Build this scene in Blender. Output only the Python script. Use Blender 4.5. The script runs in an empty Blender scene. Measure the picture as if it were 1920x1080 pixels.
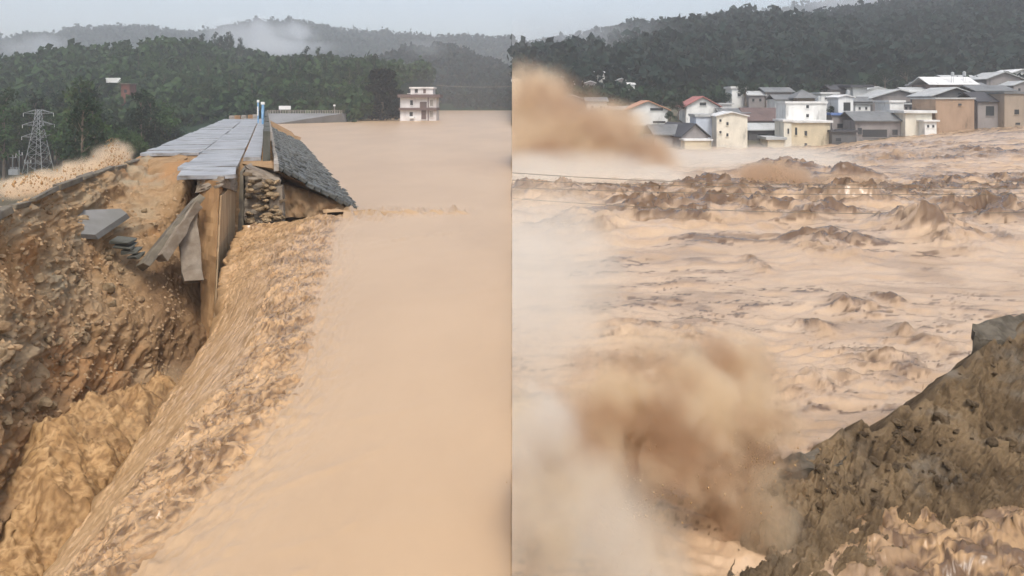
import bpy, bmesh, math, random
import numpy as np
from mathutils import Vector, Matrix

R = math.radians
random.seed(7)
rng = np.random.default_rng(11)
sc = bpy.context.scene
col = sc.collection

# ------------------------------------------------------------------ camera
F, V0, H = 1400.0, 190.0, 8.0          # focal length in px of a 1920 frame, horizon row, eye height
cam = bpy.data.cameras.new('camera')
cam.sensor_fit = 'HORIZONTAL'; cam.sensor_width = 36
cam.lens = 36 * F / 1920
cam.shift_y = -(540 - V0) / 1920
cam.clip_start = 0.1; cam.clip_end = 20000
camo = bpy.data.objects.new('camera', cam); col.objects.link(camo)
camo.location = (0, 0, H); camo.rotation_euler = (R(90), 0, 0)
sc.camera = camo

# ------------------------------------------------------------------ world, sun, exposure
SUN_EL, SUN_AZ = 58, 172
w = bpy.data.worlds.new('World'); sc.world = w; w.use_nodes = True
nt = w.node_tree; bg = nt.nodes['Background']
sky = nt.nodes.new('ShaderNodeTexSky'); sky.sky_type = 'NISHITA'; sky.sun_disc = False
sky.sun_elevation = R(SUN_EL); sky.sun_rotation = R(SUN_AZ)
sky.air_density = 1.0; sky.dust_density = 4.0; sky.ozone_density = 1.0
hs = nt.nodes.new('ShaderNodeHueSaturation'); hs.inputs['Saturation'].default_value = 0.72
nt.links.new(sky.outputs[0], hs.inputs['Color']); nt.links.new(hs.outputs[0], bg.inputs['Color'])
bg.inputs['Strength'].default_value = 0.15
sun = bpy.data.lights.new('sun', 'SUN'); sun.energy = 1.5; sun.angle = R(14); sun.color = (1, .96, .9)
suno = bpy.data.objects.new('sun', sun); col.objects.link(suno)
# light comes from behind the camera
sd = Vector((math.sin(R(SUN_AZ)) * math.cos(R(SUN_EL)), math.cos(R(SUN_AZ)) * math.cos(R(SUN_EL)), math.sin(R(SUN_EL))))
suno.rotation_euler = (-sd).to_track_quat('-Z', 'Y').to_euler()
vs = sc.view_settings
vs.view_transform = 'Standard'; vs.look = 'None'; vs.gamma = 1; vs.use_curve_mapping = False
vs.exposure = 0.6
sc.render.engine = 'CYCLES'
cy = sc.cycles
cy.use_denoising = True
cy.max_bounces = 8; cy.diffuse_bounces = 3; cy.glossy_bounces = 2; cy.transparent_max_bounces = 8
cy.volume_bounces = 4; cy.volume_step_rate = 1.6; cy.volume_max_steps = 128
cy.use_adaptive_sampling = True; cy.adaptive_threshold = 0.035

# ------------------------------------------------------------------ helpers
def pz(u, v, z):                       # point of a picture row and column on the level z
    Y = (H - z) * F / (v - V0)
    return Vector(((u - 960) / F * Y, Y, z))
def py(u, v, Y):                       # point at the distance Y
    return Vector(((u - 960) / F * Y, Y, H - (v - V0) / F * Y))

_perm = np.random.default_rng(3).permutation(256)
_perm = np.concatenate([_perm, _perm, _perm])
_g = np.array([[1,1,0],[-1,1,0],[1,-1,0],[-1,-1,0],[1,0,1],[-1,0,1],[1,0,-1],[-1,0,-1],[0,1,1],[0,-1,1],[0,1,-1],[0,-1,-1]], float)
def noise(p):
    p = np.asarray(p, float)
    i = np.floor(p).astype(int); f = p - i; i &= 255
    u = f * f * f * (f * (f * 6 - 15) + 10)
    out = np.zeros(p.shape[:-1])
    for dx in (0, 1):
        wx = u[..., 0] if dx else 1 - u[..., 0]
        for dy in (0, 1):
            wy = u[..., 1] if dy else 1 - u[..., 1]
            for dz in (0, 1):
                wz = u[..., 2] if dz else 1 - u[..., 2]
                h = _perm[_perm[_perm[(i[..., 0] + dx) & 255] + ((i[..., 1] + dy) & 255)] + ((i[..., 2] + dz) & 255)] % 12
                g = _g[h]
                out += wx * wy * wz * (g[..., 0] * (f[..., 0] - dx) + g[..., 1] * (f[..., 1] - dy) + g[..., 2] * (f[..., 2] - dz))
    return out
def fbm(p, o=5, gain=.5, lac=2.03, kind=None):
    p = np.asarray(p, float); a = 1.0; s = 0
    for k in range(o):
        n = noise(p + 17.3 * k)
        if kind == 'billow': n = np.abs(n) * 2 - .4
        if kind == 'ridge': n = .4 - np.abs(n) * 2
        s = s + a * n; p = p * lac; a *= gain
    return s
def sstep(a, b, x):
    t = np.clip((x - a) / (b - a), 0, 1); return t * t * (3 - 2 * t)
def tps(pts, vals, q, reg=1e-3):       # thin-plate spline through scattered points
    pts = np.asarray(pts, float); vals = np.asarray(vals, float)
    def K(a, b):
        d2 = ((a[:, None] - b[None]) ** 2).sum(-1) + 1e-9
        return d2 * np.log(d2) * .5
    n = len(pts); A = np.zeros((n + 3, n + 3))
    A[:n, :n] = K(pts, pts) + reg * np.eye(n); P = np.c_[np.ones(n), pts]
    A[:n, n:] = P; A[n:, :n] = P.T
    c = np.linalg.solve(A, np.r_[vals, 0, 0, 0])
    sh = q.shape[:-1]; q = q.reshape(-1, 2)
    return (K(q, pts) @ c[:n] + np.c_[np.ones(len(q)), q] @ c[n:]).reshape(sh)

def link(o, parent=None):
    col.objects.link(o)
    if parent is not None: o.parent = parent
    return o
def tag(o, label=None, cat=None, group=None, kind=None):
    if label: o['label'] = label
    if cat: o['category'] = cat
    if group: o['group'] = group
    if kind: o['kind'] = kind
    return o
def empty(name, loc, label, cat, group=None, rz=0):
    o = bpy.data.objects.new(name, None); col.objects.link(o)
    o.location = loc; o.rotation_euler = (0, 0, rz); o.empty_display_size = .3
    return tag(o, label, cat, group)
def smooth(me, s=True):
    me.polygons.foreach_set('use_smooth', [s] * len(me.polygons))
def grid_mesh(name, V, mat, parent=None, attr=None, flip=False, sm=True, keep=None):
    n, m = V.shape[:2]
    idx = np.arange(n * m).reshape(n, m)
    q = np.stack([idx[:-1, :-1], idx[:-1, 1:], idx[1:, 1:], idx[1:, :-1]], -1).reshape(-1, 4)
    if keep is not None: q = q[keep.reshape(-1)]
    if flip: q = q[:, ::-1]
    me = raw_mesh(name, V.reshape(-1, 3), q)
    if attr is not None:
        for k, a in attr.items():
            at = me.attributes.new(k, 'FLOAT', 'POINT'); at.data.foreach_set('value', a.reshape(-1).astype(np.float32))
    smooth(me, sm)
    me.materials.append(mat)
    return link(bpy.data.objects.new(name, me), parent)
def raw_mesh(name, v, q):
    me = bpy.data.meshes.new(name)
    k = q.shape[1]
    me.vertices.add(len(v)); me.vertices.foreach_set('co', np.asarray(v, np.float32).reshape(-1))
    me.loops.add(q.size); me.loops.foreach_set('vertex_index', q.reshape(-1).astype(np.int32))
    me.polygons.add(len(q)); me.polygons.foreach_set('loop_start', np.arange(0, q.size, k, dtype=np.int32))
    me.update(calc_edges=True)
    return me
def bm_obj(name, bm, mat, parent=None, sm=False):
    me = bpy.data.meshes.new(name); bmesh.ops.recalc_face_normals(bm, faces=bm.faces); bm.to_mesh(me); bm.free()
    me.materials.append(mat)
    if sm: smooth(me)
    return link(bpy.data.objects.new(name, me), parent)
def bx(bm, x0, x1, y0, y1, z0, z1, mtx=None, jit=0):
    v = [Vector((x, y, z)) for z in (z0, z1) for y in (y0, y1) for x in (x0, x1)]
    if jit: v = [p + Vector((random.uniform(-jit, jit), random.uniform(-jit, jit), random.uniform(-jit, jit))) for p in v]
    if mtx is not None: v = [mtx @ p for p in v]
    b = [bm.verts.new(p) for p in v]
    for f in ((0,2,3,1),(4,5,7,6),(0,1,5,4),(2,6,7,3),(0,4,6,2),(1,3,7,5)): bm.faces.new([b[i] for i in f])
    return b
def box(name, dims, mat, parent=None, mtx=None, jit=0, bev=0):
    bm = bmesh.new(); bx(bm, *dims, mtx=mtx, jit=jit)
    if bev: bmesh.ops.bevel(bm, geom=bm.edges[:], offset=bev, segments=1, affect='EDGES')
    return bm_obj(name, bm, mat, parent)
def tube(bm, pts, r0, r1=None, n=6):
    r1 = r0 if r1 is None else r1
    rings = []; pts = [Vector(p) for p in pts]
    for i, p in enumerate(pts):
        d = (pts[min(i + 1, len(pts) - 1)] - pts[max(i - 1, 0)]).normalized()
        a = d.orthogonal().normalized(); b = d.cross(a)
        r = r0 + (r1 - r0) * i / max(1, len(pts) - 1)
        rings.append([bm.verts.new(p + (a * math.cos(t) + b * math.sin(t)) * r) for t in [2 * math.pi * k / n for k in range(n)]])
    # keep rings aligned
    for A, B in zip(rings, rings[1:]):
        j = min(range(n), key=lambda k: (B[k].co - A[0].co).length)
        B[:] = B[j:] + B[:j]
        if (B[1].co - A[1].co).length > (B[-1].co - A[1].co).length: B[:] = [B[0]] + B[1:][::-1]
        for k in range(n): bm.faces.new((A[k], A[(k + 1) % n], B[(k + 1) % n], B[k]))
    bm.faces.new(rings[0]); bm.faces.new(rings[-1])
def tube_obj(name, pts, r0, mat, parent=None, r1=None, n=6):
    bm = bmesh.new(); tube(bm, pts, r0, r1, n); return bm_obj(name, bm, mat, parent)
def copy_tree(o, parent=None):
    c = o.copy(); col.objects.link(c); c.parent = parent
    for ch in o.children: copy_tree(ch, c)
    return c

# ------------------------------------------------------------------ materials
def srgb(r, g, b): return tuple((c / 255 / 12.92 if c <= 10 else ((c / 255 + .055) / 1.055) ** 2.4) for c in (r, g, b)) + (1,)
def lin(*c): return tuple(c) + (1,)
def material(name, c1, c2=None, scale=1.0, rough=.8, bump=0., bscale=None, detail=6, stretch=(1,1,1), c3=None, scale3=.2, spec=.3, rnd=0., attr=None, ca=None, attr2=None, ca2=None, ramp=(.35,.65), ramp3=(.5,.62), dist=.05, coords='Object'):
    m = bpy.data.materials.new(name); m.use_nodes = True; t = m.node_tree; N = t.nodes; L = t.links
    b = N['Principled BSDF']; b.inputs['Roughness'].default_value = rough; b.inputs['Specular IOR Level'].default_value = spec
    tc = N.new('ShaderNodeTexCoord'); mp = N.new('ShaderNodeMapping'); mp.inputs['Scale'].default_value = stretch
    L.new(tc.outputs[coords], mp.inputs[0])
    def nz(s, d=detail, ro=.6):
        n = N.new('ShaderNodeTexNoise'); n.inputs['Scale'].default_value = s; n.inputs['Detail'].default_value = d; n.inputs['Roughness'].default_value = ro
        L.new(mp.outputs[0], n.inputs['Vector']); return n
    def mix(fac, A, B):
        x = N.new('ShaderNodeMix'); x.data_type = 'RGBA'
        if isinstance(fac, float): x.inputs['Factor'].default_value = fac
        else: L.new(fac, x.inputs['Factor'])
        for s, v in ((6, A), (7, B)):
            if isinstance(v, tuple): x.inputs[s].default_value = v
            else: L.new(v, x.inputs[s])
        return x.outputs[2]
    def rmp(src, a, bb):
        x = N.new('ShaderNodeMapRange'); x.interpolation_type = 'SMOOTHSTEP'; x.inputs[1].default_value = a; x.inputs[2].default_value = bb
        L.new(src, x.inputs[0]); return x.outputs[0]
    c = c1
    if c2: c = mix(rmp(nz(scale).outputs[0], *ramp), c1, c2)
    if c3: c = mix(rmp(nz(scale3, 4).outputs[0], *ramp3), c, c3)
    if attr:
        a = N.new('ShaderNodeAttribute'); a.attribute_name = attr
        c = mix(a.outputs['Fac'], c, ca)
    if attr2:
        a = N.new('ShaderNodeAttribute'); a.attribute_name = attr2
        c = mix(a.outputs['Fac'], c, ca2)
    if rnd:
        oi = N.new('ShaderNodeObjectInfo'); h = N.new('ShaderNodeHueSaturation')
        mr = N.new('ShaderNodeMapRange'); mr.inputs[3].default_value = 1 - rnd; mr.inputs[4].default_value = 1 + rnd
        L.new(oi.outputs['Random'], mr.inputs[0]); L.new(mr.outputs[0], h.inputs['Value'])
        if isinstance(c, tuple): h.inputs['Color'].default_value = c
        else: L.new(c, h.inputs['Color'])
        c = h.outputs[0]
    if isinstance(c, tuple): b.inputs['Base Color'].default_value = c
    else: L.new(c, b.inputs['Base Color'])
    if bump:
        bp = N.new('ShaderNodeBump'); bp.inputs['Strength'].default_value = bump; bp.inputs['Distance'].default_value = dist
        L.new(nz(bscale or scale * 3, 8, .65).outputs[0], bp.inputs['Height']); L.new(bp.outputs[0], b.inputs['Normal'])
    return m
def leafmat(name, c1, c2, rnd=.35):
    m = material(name, c1, c2, scale=.35, rough=.7, rnd=rnd, spec=.15, detail=2)
    N = m.node_tree.nodes; L = m.node_tree.links; b = N['Principled BSDF']
    tr = N.new('ShaderNodeBsdfTranslucent'); ms = N.new('ShaderNodeMixShader'); ms.inputs[0].default_value = .25
    src = b.inputs['Base Color'].links[0].from_socket
    L.new(src, tr.inputs['Color']); L.new(b.outputs[0], ms.inputs[1]); L.new(tr.outputs[0], ms.inputs[2])
    L.new(ms.outputs[0], N['Material Output'].inputs['Surface'])
    return m
M = {}
M['lake'] = material('calm muddy water', lin(.50,.335,.20), lin(.46,.30,.172), scale=.06, rough=.22, spec=.5, bump=.22, bscale=.5, stretch=(1,.5,1), dist=.06, detail=4)
M['rough'] = material('churning muddy water', lin(.47,.30,.155), lin(.36,.21,.095), scale=1.6, rough=.28, spec=.5, bump=.3, bscale=7, dist=.04, attr='mud', ca=lin(.125,.068,.028), ramp=(.45,.7))
M['chute'] = material('sheeting muddy water', lin(.50,.325,.185), lin(.42,.26,.14), scale=.9, rough=.4, spec=.4, bump=.3, bscale=3, dist=.06, attr='mud', ca=lin(.27,.155,.07))
M['torrent'] = material('torrent water', lin(.47,.335,.215), lin(.41,.28,.17), scale=.5, rough=.27, spec=.5, bump=.35, bscale=2.2, dist=.1, attr='gold', ca=lin(.45,.285,.14), attr2='mud', ca2=lin(.135,.08,.042), stretch=(.6,1,1))  # the mud attribute also carries painted shade of the wave faces
M['soil'] = material('raw levee soil', lin(.33,.215,.115), lin(.235,.145,.072), scale=.8, c3=lin(.33,.185,.085), scale3=.16, rough=.95, bump=.8, bscale=2.5, dist=.15, attr='grey', ca=lin(.30,.245,.165), attr2='wet', ca2=lin(.16,.095,.05), spec=.1)
M['bank'] = material('dark wet bank soil', lin(.135,.093,.052), lin(.07,.047,.026), scale=1.5, c3=lin(.17,.118,.066), scale3=.5, rough=.9, bump=.9, bscale=5, dist=.08, spec=.15, attr='grey', ca=lin(.17,.155,.13))
M['clod'] = material('soil clod', lin(.34,.24,.145), lin(.22,.145,.08), scale=1.3, rough=.95, bump=.8, bscale=4, rnd=.3, spec=.1)
M['greyclod'] = material('grey clay clod', lin(.29,.215,.13), lin(.20,.14,.08), scale=1.5, rough=.95, bump=.8, bscale=4, rnd=.25, spec=.1)
M['darkclod'] = material('dark bank clod', lin(.12,.085,.05), lin(.065,.044,.025), scale=2, rough=.95, bump=.8, bscale=6, rnd=.3, spec=.15)
M['slab'] = material('wet road concrete', lin(.33,.33,.335), lin(.23,.23,.235), scale=.45, c3=lin(.15,.135,.115), scale3=.7, ramp3=(.5,.68), rough=.35, spec=.5, bump=.15, bscale=6, rnd=.08)
M['kerb'] = material('dark wet concrete', lin(.10,.085,.065), lin(.17,.145,.105), scale=1.2, rough=.8, bump=.5, bscale=4)
M['debris'] = material('muddy broken concrete', lin(.24,.20,.155), lin(.15,.115,.08), scale=1.0, rough=.85, bump=.7, bscale=4)
M['plate'] = material('grey concrete plate', lin(.19,.185,.175), lin(.15,.145,.13), scale=.6, rough=.6, bump=.15, bscale=5)
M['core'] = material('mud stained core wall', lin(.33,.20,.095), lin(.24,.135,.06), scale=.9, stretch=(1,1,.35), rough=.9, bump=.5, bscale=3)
M['corelit'] = material('stained core wall side painted lit', lin(.40,.29,.175), lin(.30,.20,.11), scale=1.0, stretch=(2.2,2.2,.25), rough=.85, bump=.5, bscale=3)  # same wall as the front, its lit side painted in a paler tone
M['revet'] = material('dark wet revetment stone', lin(.095,.10,.092), lin(.05,.052,.048), scale=1.5, rough=.6, spec=.5, bump=.5, bscale=5, rnd=.3)
M['parapet'] = material('stained parapet concrete', lin(.10,.10,.085), lin(.055,.055,.045), scale=1, stretch=(1,1,.4), rough=.8, bump=.4)
M['pale'] = material('pale concrete', lin(.33,.30,.26), lin(.24,.21,.18), scale=1.2, rough=.8, bump=.3)
M['fardike'] = material('grey far embankment', lin(.20,.20,.20), lin(.15,.15,.145), scale=.15, rough=.7)
M['steel'] = material('galvanised steel', lin(.34,.36,.36), rough=.5, spec=.5)
M['dark'] = material('dark opening', lin(.02,.02,.022), rough=.3, spec=.5)
M['glass'] = material('dark window glass', lin(.03,.035,.04), rough=.12, spec=.6)
M['white'] = material('white paint', lin(.72,.72,.70), lin(.6,.6,.57), scale=.3, rough=.6)
M['blue'] = material('blue paint', lin(.16,.33,.55), lin(.25,.42,.6), scale=2, rough=.5)
M['grass'] = material('forest floor', lin(.035,.055,.025), lin(.02,.035,.018), scale=.08, rough=.95)
M['ground'] = material('flooded land', lin(.05,.06,.03), lin(.09,.07,.04), scale=.02, rough=.95)
M['hill'] = material('wooded hillside', lin(.02,.038,.022), lin(.012,.024,.015), scale=.03, rough=1, spec=.05)
M['leafA'] = leafmat('mid green leaves', lin(.052,.096,.030), lin(.023,.048,.017))
M['leafB'] = leafmat('dark green leaves', lin(.022,.044,.021), lin(.011,.024,.012))
M['leafC'] = leafmat('yellow green leaves', lin(.066,.095,.034), lin(.032,.056,.022))
M['leafD'] = leafmat('blackish green leaves', lin(.005,.011,.007), lin(.003,.006,.004), .1)
M['hillleaf'] = leafmat('hillside leaves', lin(.018,.037,.027), lin(.009,.020,.016), 0)
M['bark'] = material('bark', lin(.16,.13,.10), lin(.09,.07,.05), scale=2, stretch=(1,1,.2), rough=.9)

# ------------------------------------------------------------------ ground and hills
def poly_obj(name, pts, faces, mat, parent=None):
    me = bpy.data.meshes.new(name); me.from_pydata([tuple(p) for p in pts], [], faces); me.update(); me.materials.append(mat)
    return link(bpy.data.objects.new(name, me), parent)
tag(poly_obj('ground', [(-2560,-50,-12.5),(2560,-50,-12.5),(2560,2570,-12.5),(-2560,2570,-12.5)], [(0,1,2,3)], M['ground']), kind='structure')

def ridge_z(pts, Y, X, drop=0):
    xs = [(u - 960) / F * Y for u, v in pts]; zs = [H + (V0 - v) / F * Y - drop for u, v in pts]
    return np.interp(X, xs, zs)
HILLS = {}
def make_hill(name, ridge, Yr, Y0, Y1, X0, X1, z0, drop, nx=90, ny=60, power=1.0, rough=4.0, seed=0, cut=False):
    xs = np.linspace(X0, X1, nx); ys = np.linspace(Y0, Y1, ny)
    def f(X, Y):
        X = np.asarray(X, float); Y = np.asarray(Y, float)
        zr = ridge_z(ridge, Yr, X, drop)
        t = np.clip((Y - Y0) / (Yr - Y0), 0, 1); k = np.clip((Y - Yr) / (Y1 - Yr), 0, 1)
        b = z0(X) if callable(z0) else z0
        z = b + (zr - b) * (np.sin(t * math.pi / 2) ** power) * (1 - .6 * k * k)
        return z + rough * fbm(np.stack([X / 60 + seed, Y / 60, 0 * X], -1), 4) * np.minimum(1, t * 3) * (1 - .55 * np.exp(-((Y - Yr) / 40) ** 2))
    X, Y = np.meshgrid(xs, ys)
    V = np.stack([X, Y, f(X, Y)], -1)
    # skirt so that the mass is closed down to the ground
    sk = V.copy()
    V = np.concatenate([V[:1] * [1, 1, 0] + [0, 0, -13], V, V[-1:] * [1, 1, 0] + [0, 0, -13]], 0)
    V = np.concatenate([V[:, :1] * [1, 1, 0] + [0, 0, -13], V, V[:, -1:] * [1, 1, 0] + [0, 0, -13]], 1)
    o = tag(grid_mesh(name, V, M['hill']), kind='structure')
    HILLS[name] = f
    return f
LA = [(-250,120),(0,105),(60,102),(90,88),(150,88),(190,74),(260,76),(330,70),(385,60),(440,68),(470,92),(520,90),(600,88),(680,90),(745,98)]
hA = make_hill('hill', LA, 520, 283, 760, -480, -66, lambda X: np.interp(X, [-200,-140,-100,-66], [-11,-6,-2.5,-2.5]), 17, rough=5)
LB = [(690,120),(740,86),(770,74),(850,70),(900,86),(930,100),(965,112)]
hB = make_hill('hill', LB, 850, 655, 1150, -190, 0, -1.0, 20, rough=6, seed=4)
LC = [(-300,90),(0,77),(60,68),(130,60),(200,51),(290,47),(350,55),(400,62),(430,52),(500,38),(560,37),(600,46),(680,57),(750,62),(820,68),(960,66)]
hC = make_hill('hill', LC, 1600, 1150, 2100, -1500, 0, -5, 18, nx=140, rough=10, seed=9)
LD = [(960,78),(1000,69),(1060,66),(1100,60),(1150,44),(1200,40),(1270,27),(1330,24),(1370,38),(1400,42),(1450,27),(1520,12),(1600,2),(1700,-20),(1920,-40),(2200,-60)]
hD = make_hill('hill', LD, 720, 300, 1150, 0, 680, 9, 19, nx=120, ny=70, rough=7, seed=13, power=.85)
LE = [(960,90),(1200,60),(1290,30),(1350,22),(1390,24),(1420,18),(1470,8),(1540,-2),(1650,-20),(1920,-30)]
hE = make_hill('hill', LE, 1500, 1180, 2000, 0, 1300, 0, 20, nx=100, rough=9, seed=21)

def canopy(name, f, X0, X1, Y0, Y1, n, size, leaves, label, mat, yb=1.0, keep=None):
    """a far wood that reads as one mass: leaf clumps over the hill"""
    X = rng.uniform(X0, X1, n); Y = Y0 + (Y1 - Y0) * rng.random(n) ** yb
    if keep is not None:
        k = keep(X, Y); X, Y = X[k], Y[k]
    n = len(X); Z = f(X, Y)
    s = size * rng.uniform(.6, 1.35, n) * np.exp(.35 * fbm(np.stack([X / 25, Y / 25, 0 * X], -1), 3))
    c = np.repeat(np.stack([X, Y, Z + s * .9], -1), leaves, 0); S = np.repeat(s, leaves)[:, None]
    d = rng.normal(size=c.shape); d /= np.linalg.norm(d, axis=1, keepdims=True)
    d *= (rng.random((len(d), 1)) ** .4); d[:, 2] *= 1.25
    ctr = c + d * S * .85
    a = rng.normal(size=c.shape); a /= np.linalg.norm(a, axis=1, keepdims=True)
    b = np.cross(a, rng.normal(size=c.shape)); b /= np.linalg.norm(b, axis=1, keepdims=True)
    L = S * rng.uniform(.28, .5, (len(c), 1))
    V = np.stack([ctr + a * L, ctr + b * L * .7, ctr - a * L, ctr - b * L * .7], 1).reshape(-1, 3)
    me = raw_mesh(name, V, np.arange(len(V)).reshape(-1, 4)); me.materials.append(mat)
    return tag(link(bpy.data.objects.new(name, me)), label, 'wood', kind='stuff')
canopy('hill_wood', hA, -470, -58, 290, 600, 3600, 4.2, 34, 'dense green wood covering the near hill behind the flooded house', M['leafA'], 1.1)
canopy('hill_wood', hB, -185, -2, 660, 930, 1500, 5.0, 26, 'dark bluish wood on the hill rising at the far shore of the lake', M['hillleaf'])
canopy('hill_wood', hC, -1450, -3, 1200, 1680, 5200, 8, 14, 'faint wood on the distant misty ridge', M['hillleaf'])
canopy('hill_wood', hD, 3, 640, 304, 820, 6000, 5.0, 24, 'dark wood covering the big hill above the town', M['hillleaf'])
canopy('hill_wood', hE, 5, 1250, 1220, 1600, 3600, 8, 14, 'faded wood on the ridge behind the big hill', M['hillleaf'])

# ------------------------------------------------------------------ trees
def tree_mesh(kind, seed):
    r = random.Random(seed); g = np.random.default_rng(seed)
    bm = bmesh.new(); cl = []          # clump centres and radii, unit tree about 10 m tall
    if kind == 'tall':
        tube(bm, [(0,0,-.6),(.08,.05,3),(.0,.12,6),(.1,.1,9.2)], .2, .05)
        for k in range(13):
            z = 3.6 + 6.2 * (k / 12) ** .9; a = r.uniform(0, 6.3); q = r.uniform(.3, 1.5) * (1.15 - .6 * (z - 3.6) / 6.2)
            p = (q * math.cos(a), q * math.sin(a), z); cl.append((p, r.uniform(.65, 1.15)))
            tube(bm, [(0.03,.05,z-1.1), p], .06, .02, 4)
    elif kind == 'round':
        tube(bm, [(0,0,-.6),(.1,0,1.8),(0,.1,3.6)], .34, .2)
        for k in range(20):
            a = r.uniform(0, 6.3); e = r.uniform(-.35, 1.45); q = r.uniform(1.6, 3.2)
            p = (q * math.cos(a) * math.cos(e), q * math.sin(a) * math.cos(e), 5.4 + q * math.sin(e) * 1.15); cl.append((p, r.uniform(.9, 1.55)))
            if k % 3 == 0: tube(bm, [(0,.1,3.2), p], .13, .03, 5)
    elif kind == 'dome':
        tube(bm, [(0,0,-.6),(.1,0,1.2),(0,.1,3.6)], .5, .3)
        for a in (0.4, 2.1, 3.9, 5.2): tube(bm, [(0,0,.6),(1.3*math.cos(a),1.3*math.sin(a),3.0)], .25, .1, 5)
        for k in range(90):
            a = r.uniform(0, 6.3); z = r.uniform(1.0, 9.3); q = 3.7 * math.sqrt(max(.05, 1 - ((z - 4.0) / 5.7) ** 2)) * r.uniform(.55, 1)
            cl.append(((q * math.cos(a), q * math.sin(a), z), r.uniform(.7, 1.25)))
    elif kind == 'feather':
        for s in range(5):
            a = r.uniform(0, 6.3); q = r.uniform(.2, .7); b = r.uniform(.6, 2.0); h = r.uniform(6.5, 10)
            P = [(q*math.cos(a)*t + b*t*t*math.cos(a), q*math.sin(a)*t + b*t*t*math.sin(a), h*t) for t in (0,.35,.7,1)]
            P[0] = (P[0][0], P[0][1], -.5); tube(bm, P, .1, .02, 5)
            for t in (.45,.6,.72,.84,.95):
                cl.append(((q*math.cos(a)*t + b*t*t*math.cos(a) + r.uniform(-.5,.5), q*math.sin(a)*t + b*t*t*math.sin(a) + r.uniform(-.5,.5), h*t), r.uniform(.6, 1.05)))
    tr = bpy.data.meshes.new('trunk'); bm.to_mesh(tr); bm.free(); tr.materials.append(M['bark'])
    Vs = []
    for (p, q) in cl:
        n = int(46 * q) if kind != 'dome' else int(150 * q)
        d = g.normal(size=(n, 3)); d /= np.linalg.norm(d, axis=1, keepdims=True); d *= g.random((n, 1)) ** .45 * q
        c = np.array(p) + d * [1, 1, .8]
        a = g.normal(size=(n, 3)); a /= np.linalg.norm(a, axis=1, keepdims=True)
        b = np.cross(a, g.normal(size=(n, 3))); b /= np.linalg.norm(b, axis=1, keepdims=True)
        L = g.uniform(.16, .34, (n, 1)) * (1.25 if kind == 'dome' else 1)
        Vs.append(np.stack([c + a * L, c + b * L * .55, c - a * L, c - b * L * .55], 1).reshape(-1, 3))
    V = np.concatenate(Vs)
    cr = raw_mesh('crown', V, np.arange(len(V)).reshape(-1, 4))
    return tr, cr
TREES = {k: [tree_mesh(k, 100 * i + j) for j in range(3)] for i, k in enumerate(('tall', 'round', 'feather'))}
CROWN = {}
def crown_of(kind, j, leaf):
    key = (kind, j, leaf)
    if key not in CROWN:
        me = TREES[kind][j][1].copy(); me.materials.append(M[leaf]); CROWN[key] = me
    return CROWN[key]
def plant(kind, loc, h, label, group, leaf, wide=1.0, name='tree'):
    j = random.randrange(3)
    t = empty(name, loc, label, 'tree', group, random.uniform(0, 6.28)); s = h / 10.3
    t.scale = (s * wide, s * wide, s)
    link(bpy.data.objects.new('trunk', TREES[kind][j][0]), t)
    link(bpy.data.objects.new('crown', crown_of(kind, j, leaf)), t)
    return t
# the lowland wood behind the levee
N1 = 0
for k in range(1500):
    u = random.uniform(-60, 475); Y = random.uniform(125, 262)
    X = (u - 960) / F * Y
    t = .95 * X + .3122 * Y
    if t > -30: continue
    if abs(u - 72) < 64 and Y < 218 or (u < 110 and Y < 190) : continue
    if 100 < u < 300 and Y < 138: continue
    if N1 >= 215: break
    kind = random.choices(('tall', 'round', 'feather'), (4, 5, 2))[0]
    h = random.uniform(14, 23) * (1.15 if kind == 'tall' else 1) * (.85 if Y < 160 else 1)
    if 178 < u < 262: h = min(h, 14.5)
    leaf = random.choices(('leafA', 'leafB', 'leafC'), (4, 5, 1.6))[0]
    cw_ = {'leafA': 'mid green', 'leafB': 'dark green', 'leafC': 'yellow green'}[leaf]; kw_ = {'tall': 'slender tall tree', 'round': 'broad round crowned tree', 'feather': 'feathery bamboo like tree'}[kind]
    hw_ = 'towering ' if h > 21 else 'low ' if h < 16 else ''
    plant(kind, (X, Y, -12.4), h, hw_ + cw_ + ' ' + kw_ + ' in the lowland wood behind the broken levee', hw_ + cw_ + ' ' + kind + ' trees of the lowland wood', leaf); N1 += 1
# the slope behind the lake shore and the railing
for k in range(95):
    X = random.uniform(-205, -72); Y = random.uniform(296, 430)
    kind = random.choices(('tall', 'round', 'feather'), (4, 5, 2))[0]
    lab = {'tall': 'slender tall tree on the slope above the far railing', 'round': 'broad round crowned tree on the slope above the far railing', 'feather': 'feathery bamboo like tree on the slope above the far railing'}[kind]
    leaf = random.choices(('leafA', 'leafB', 'leafC'), (4, 3, 2.5))[0]; cw_ = {'leafA': 'mid green', 'leafB': 'dark green', 'leafC': 'yellow green'}[leaf]
    plant(kind, (X, Y, float(hA(X, Y)) - .5), random.uniform(10, 17), cw_ + ' ' + lab, cw_ + ' ' + kind + ' trees on the shore slope', leaf)
# ridge trees against the mist
for (u0, u1, n, h0, h1) in ((380, 462, 16, 15, 21), (480, 760, 22, 9, 14), (60, 380, 22, 8, 13)):
    for k in range(n):
        u = u0 + (u1 - u0) * (k + random.random()) / n; Y = 520 + random.uniform(-18, 25); X = (u - 960) / F * 520
        plant('tall' if random.random() < .8 else 'round', (X, Y, float(hA(X, Y)) - 1), random.uniform(h0, h1), 'dark slender tree standing on the near ridge against the mist' , 'trees along the near ridge', 'leafB', .9)

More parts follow.
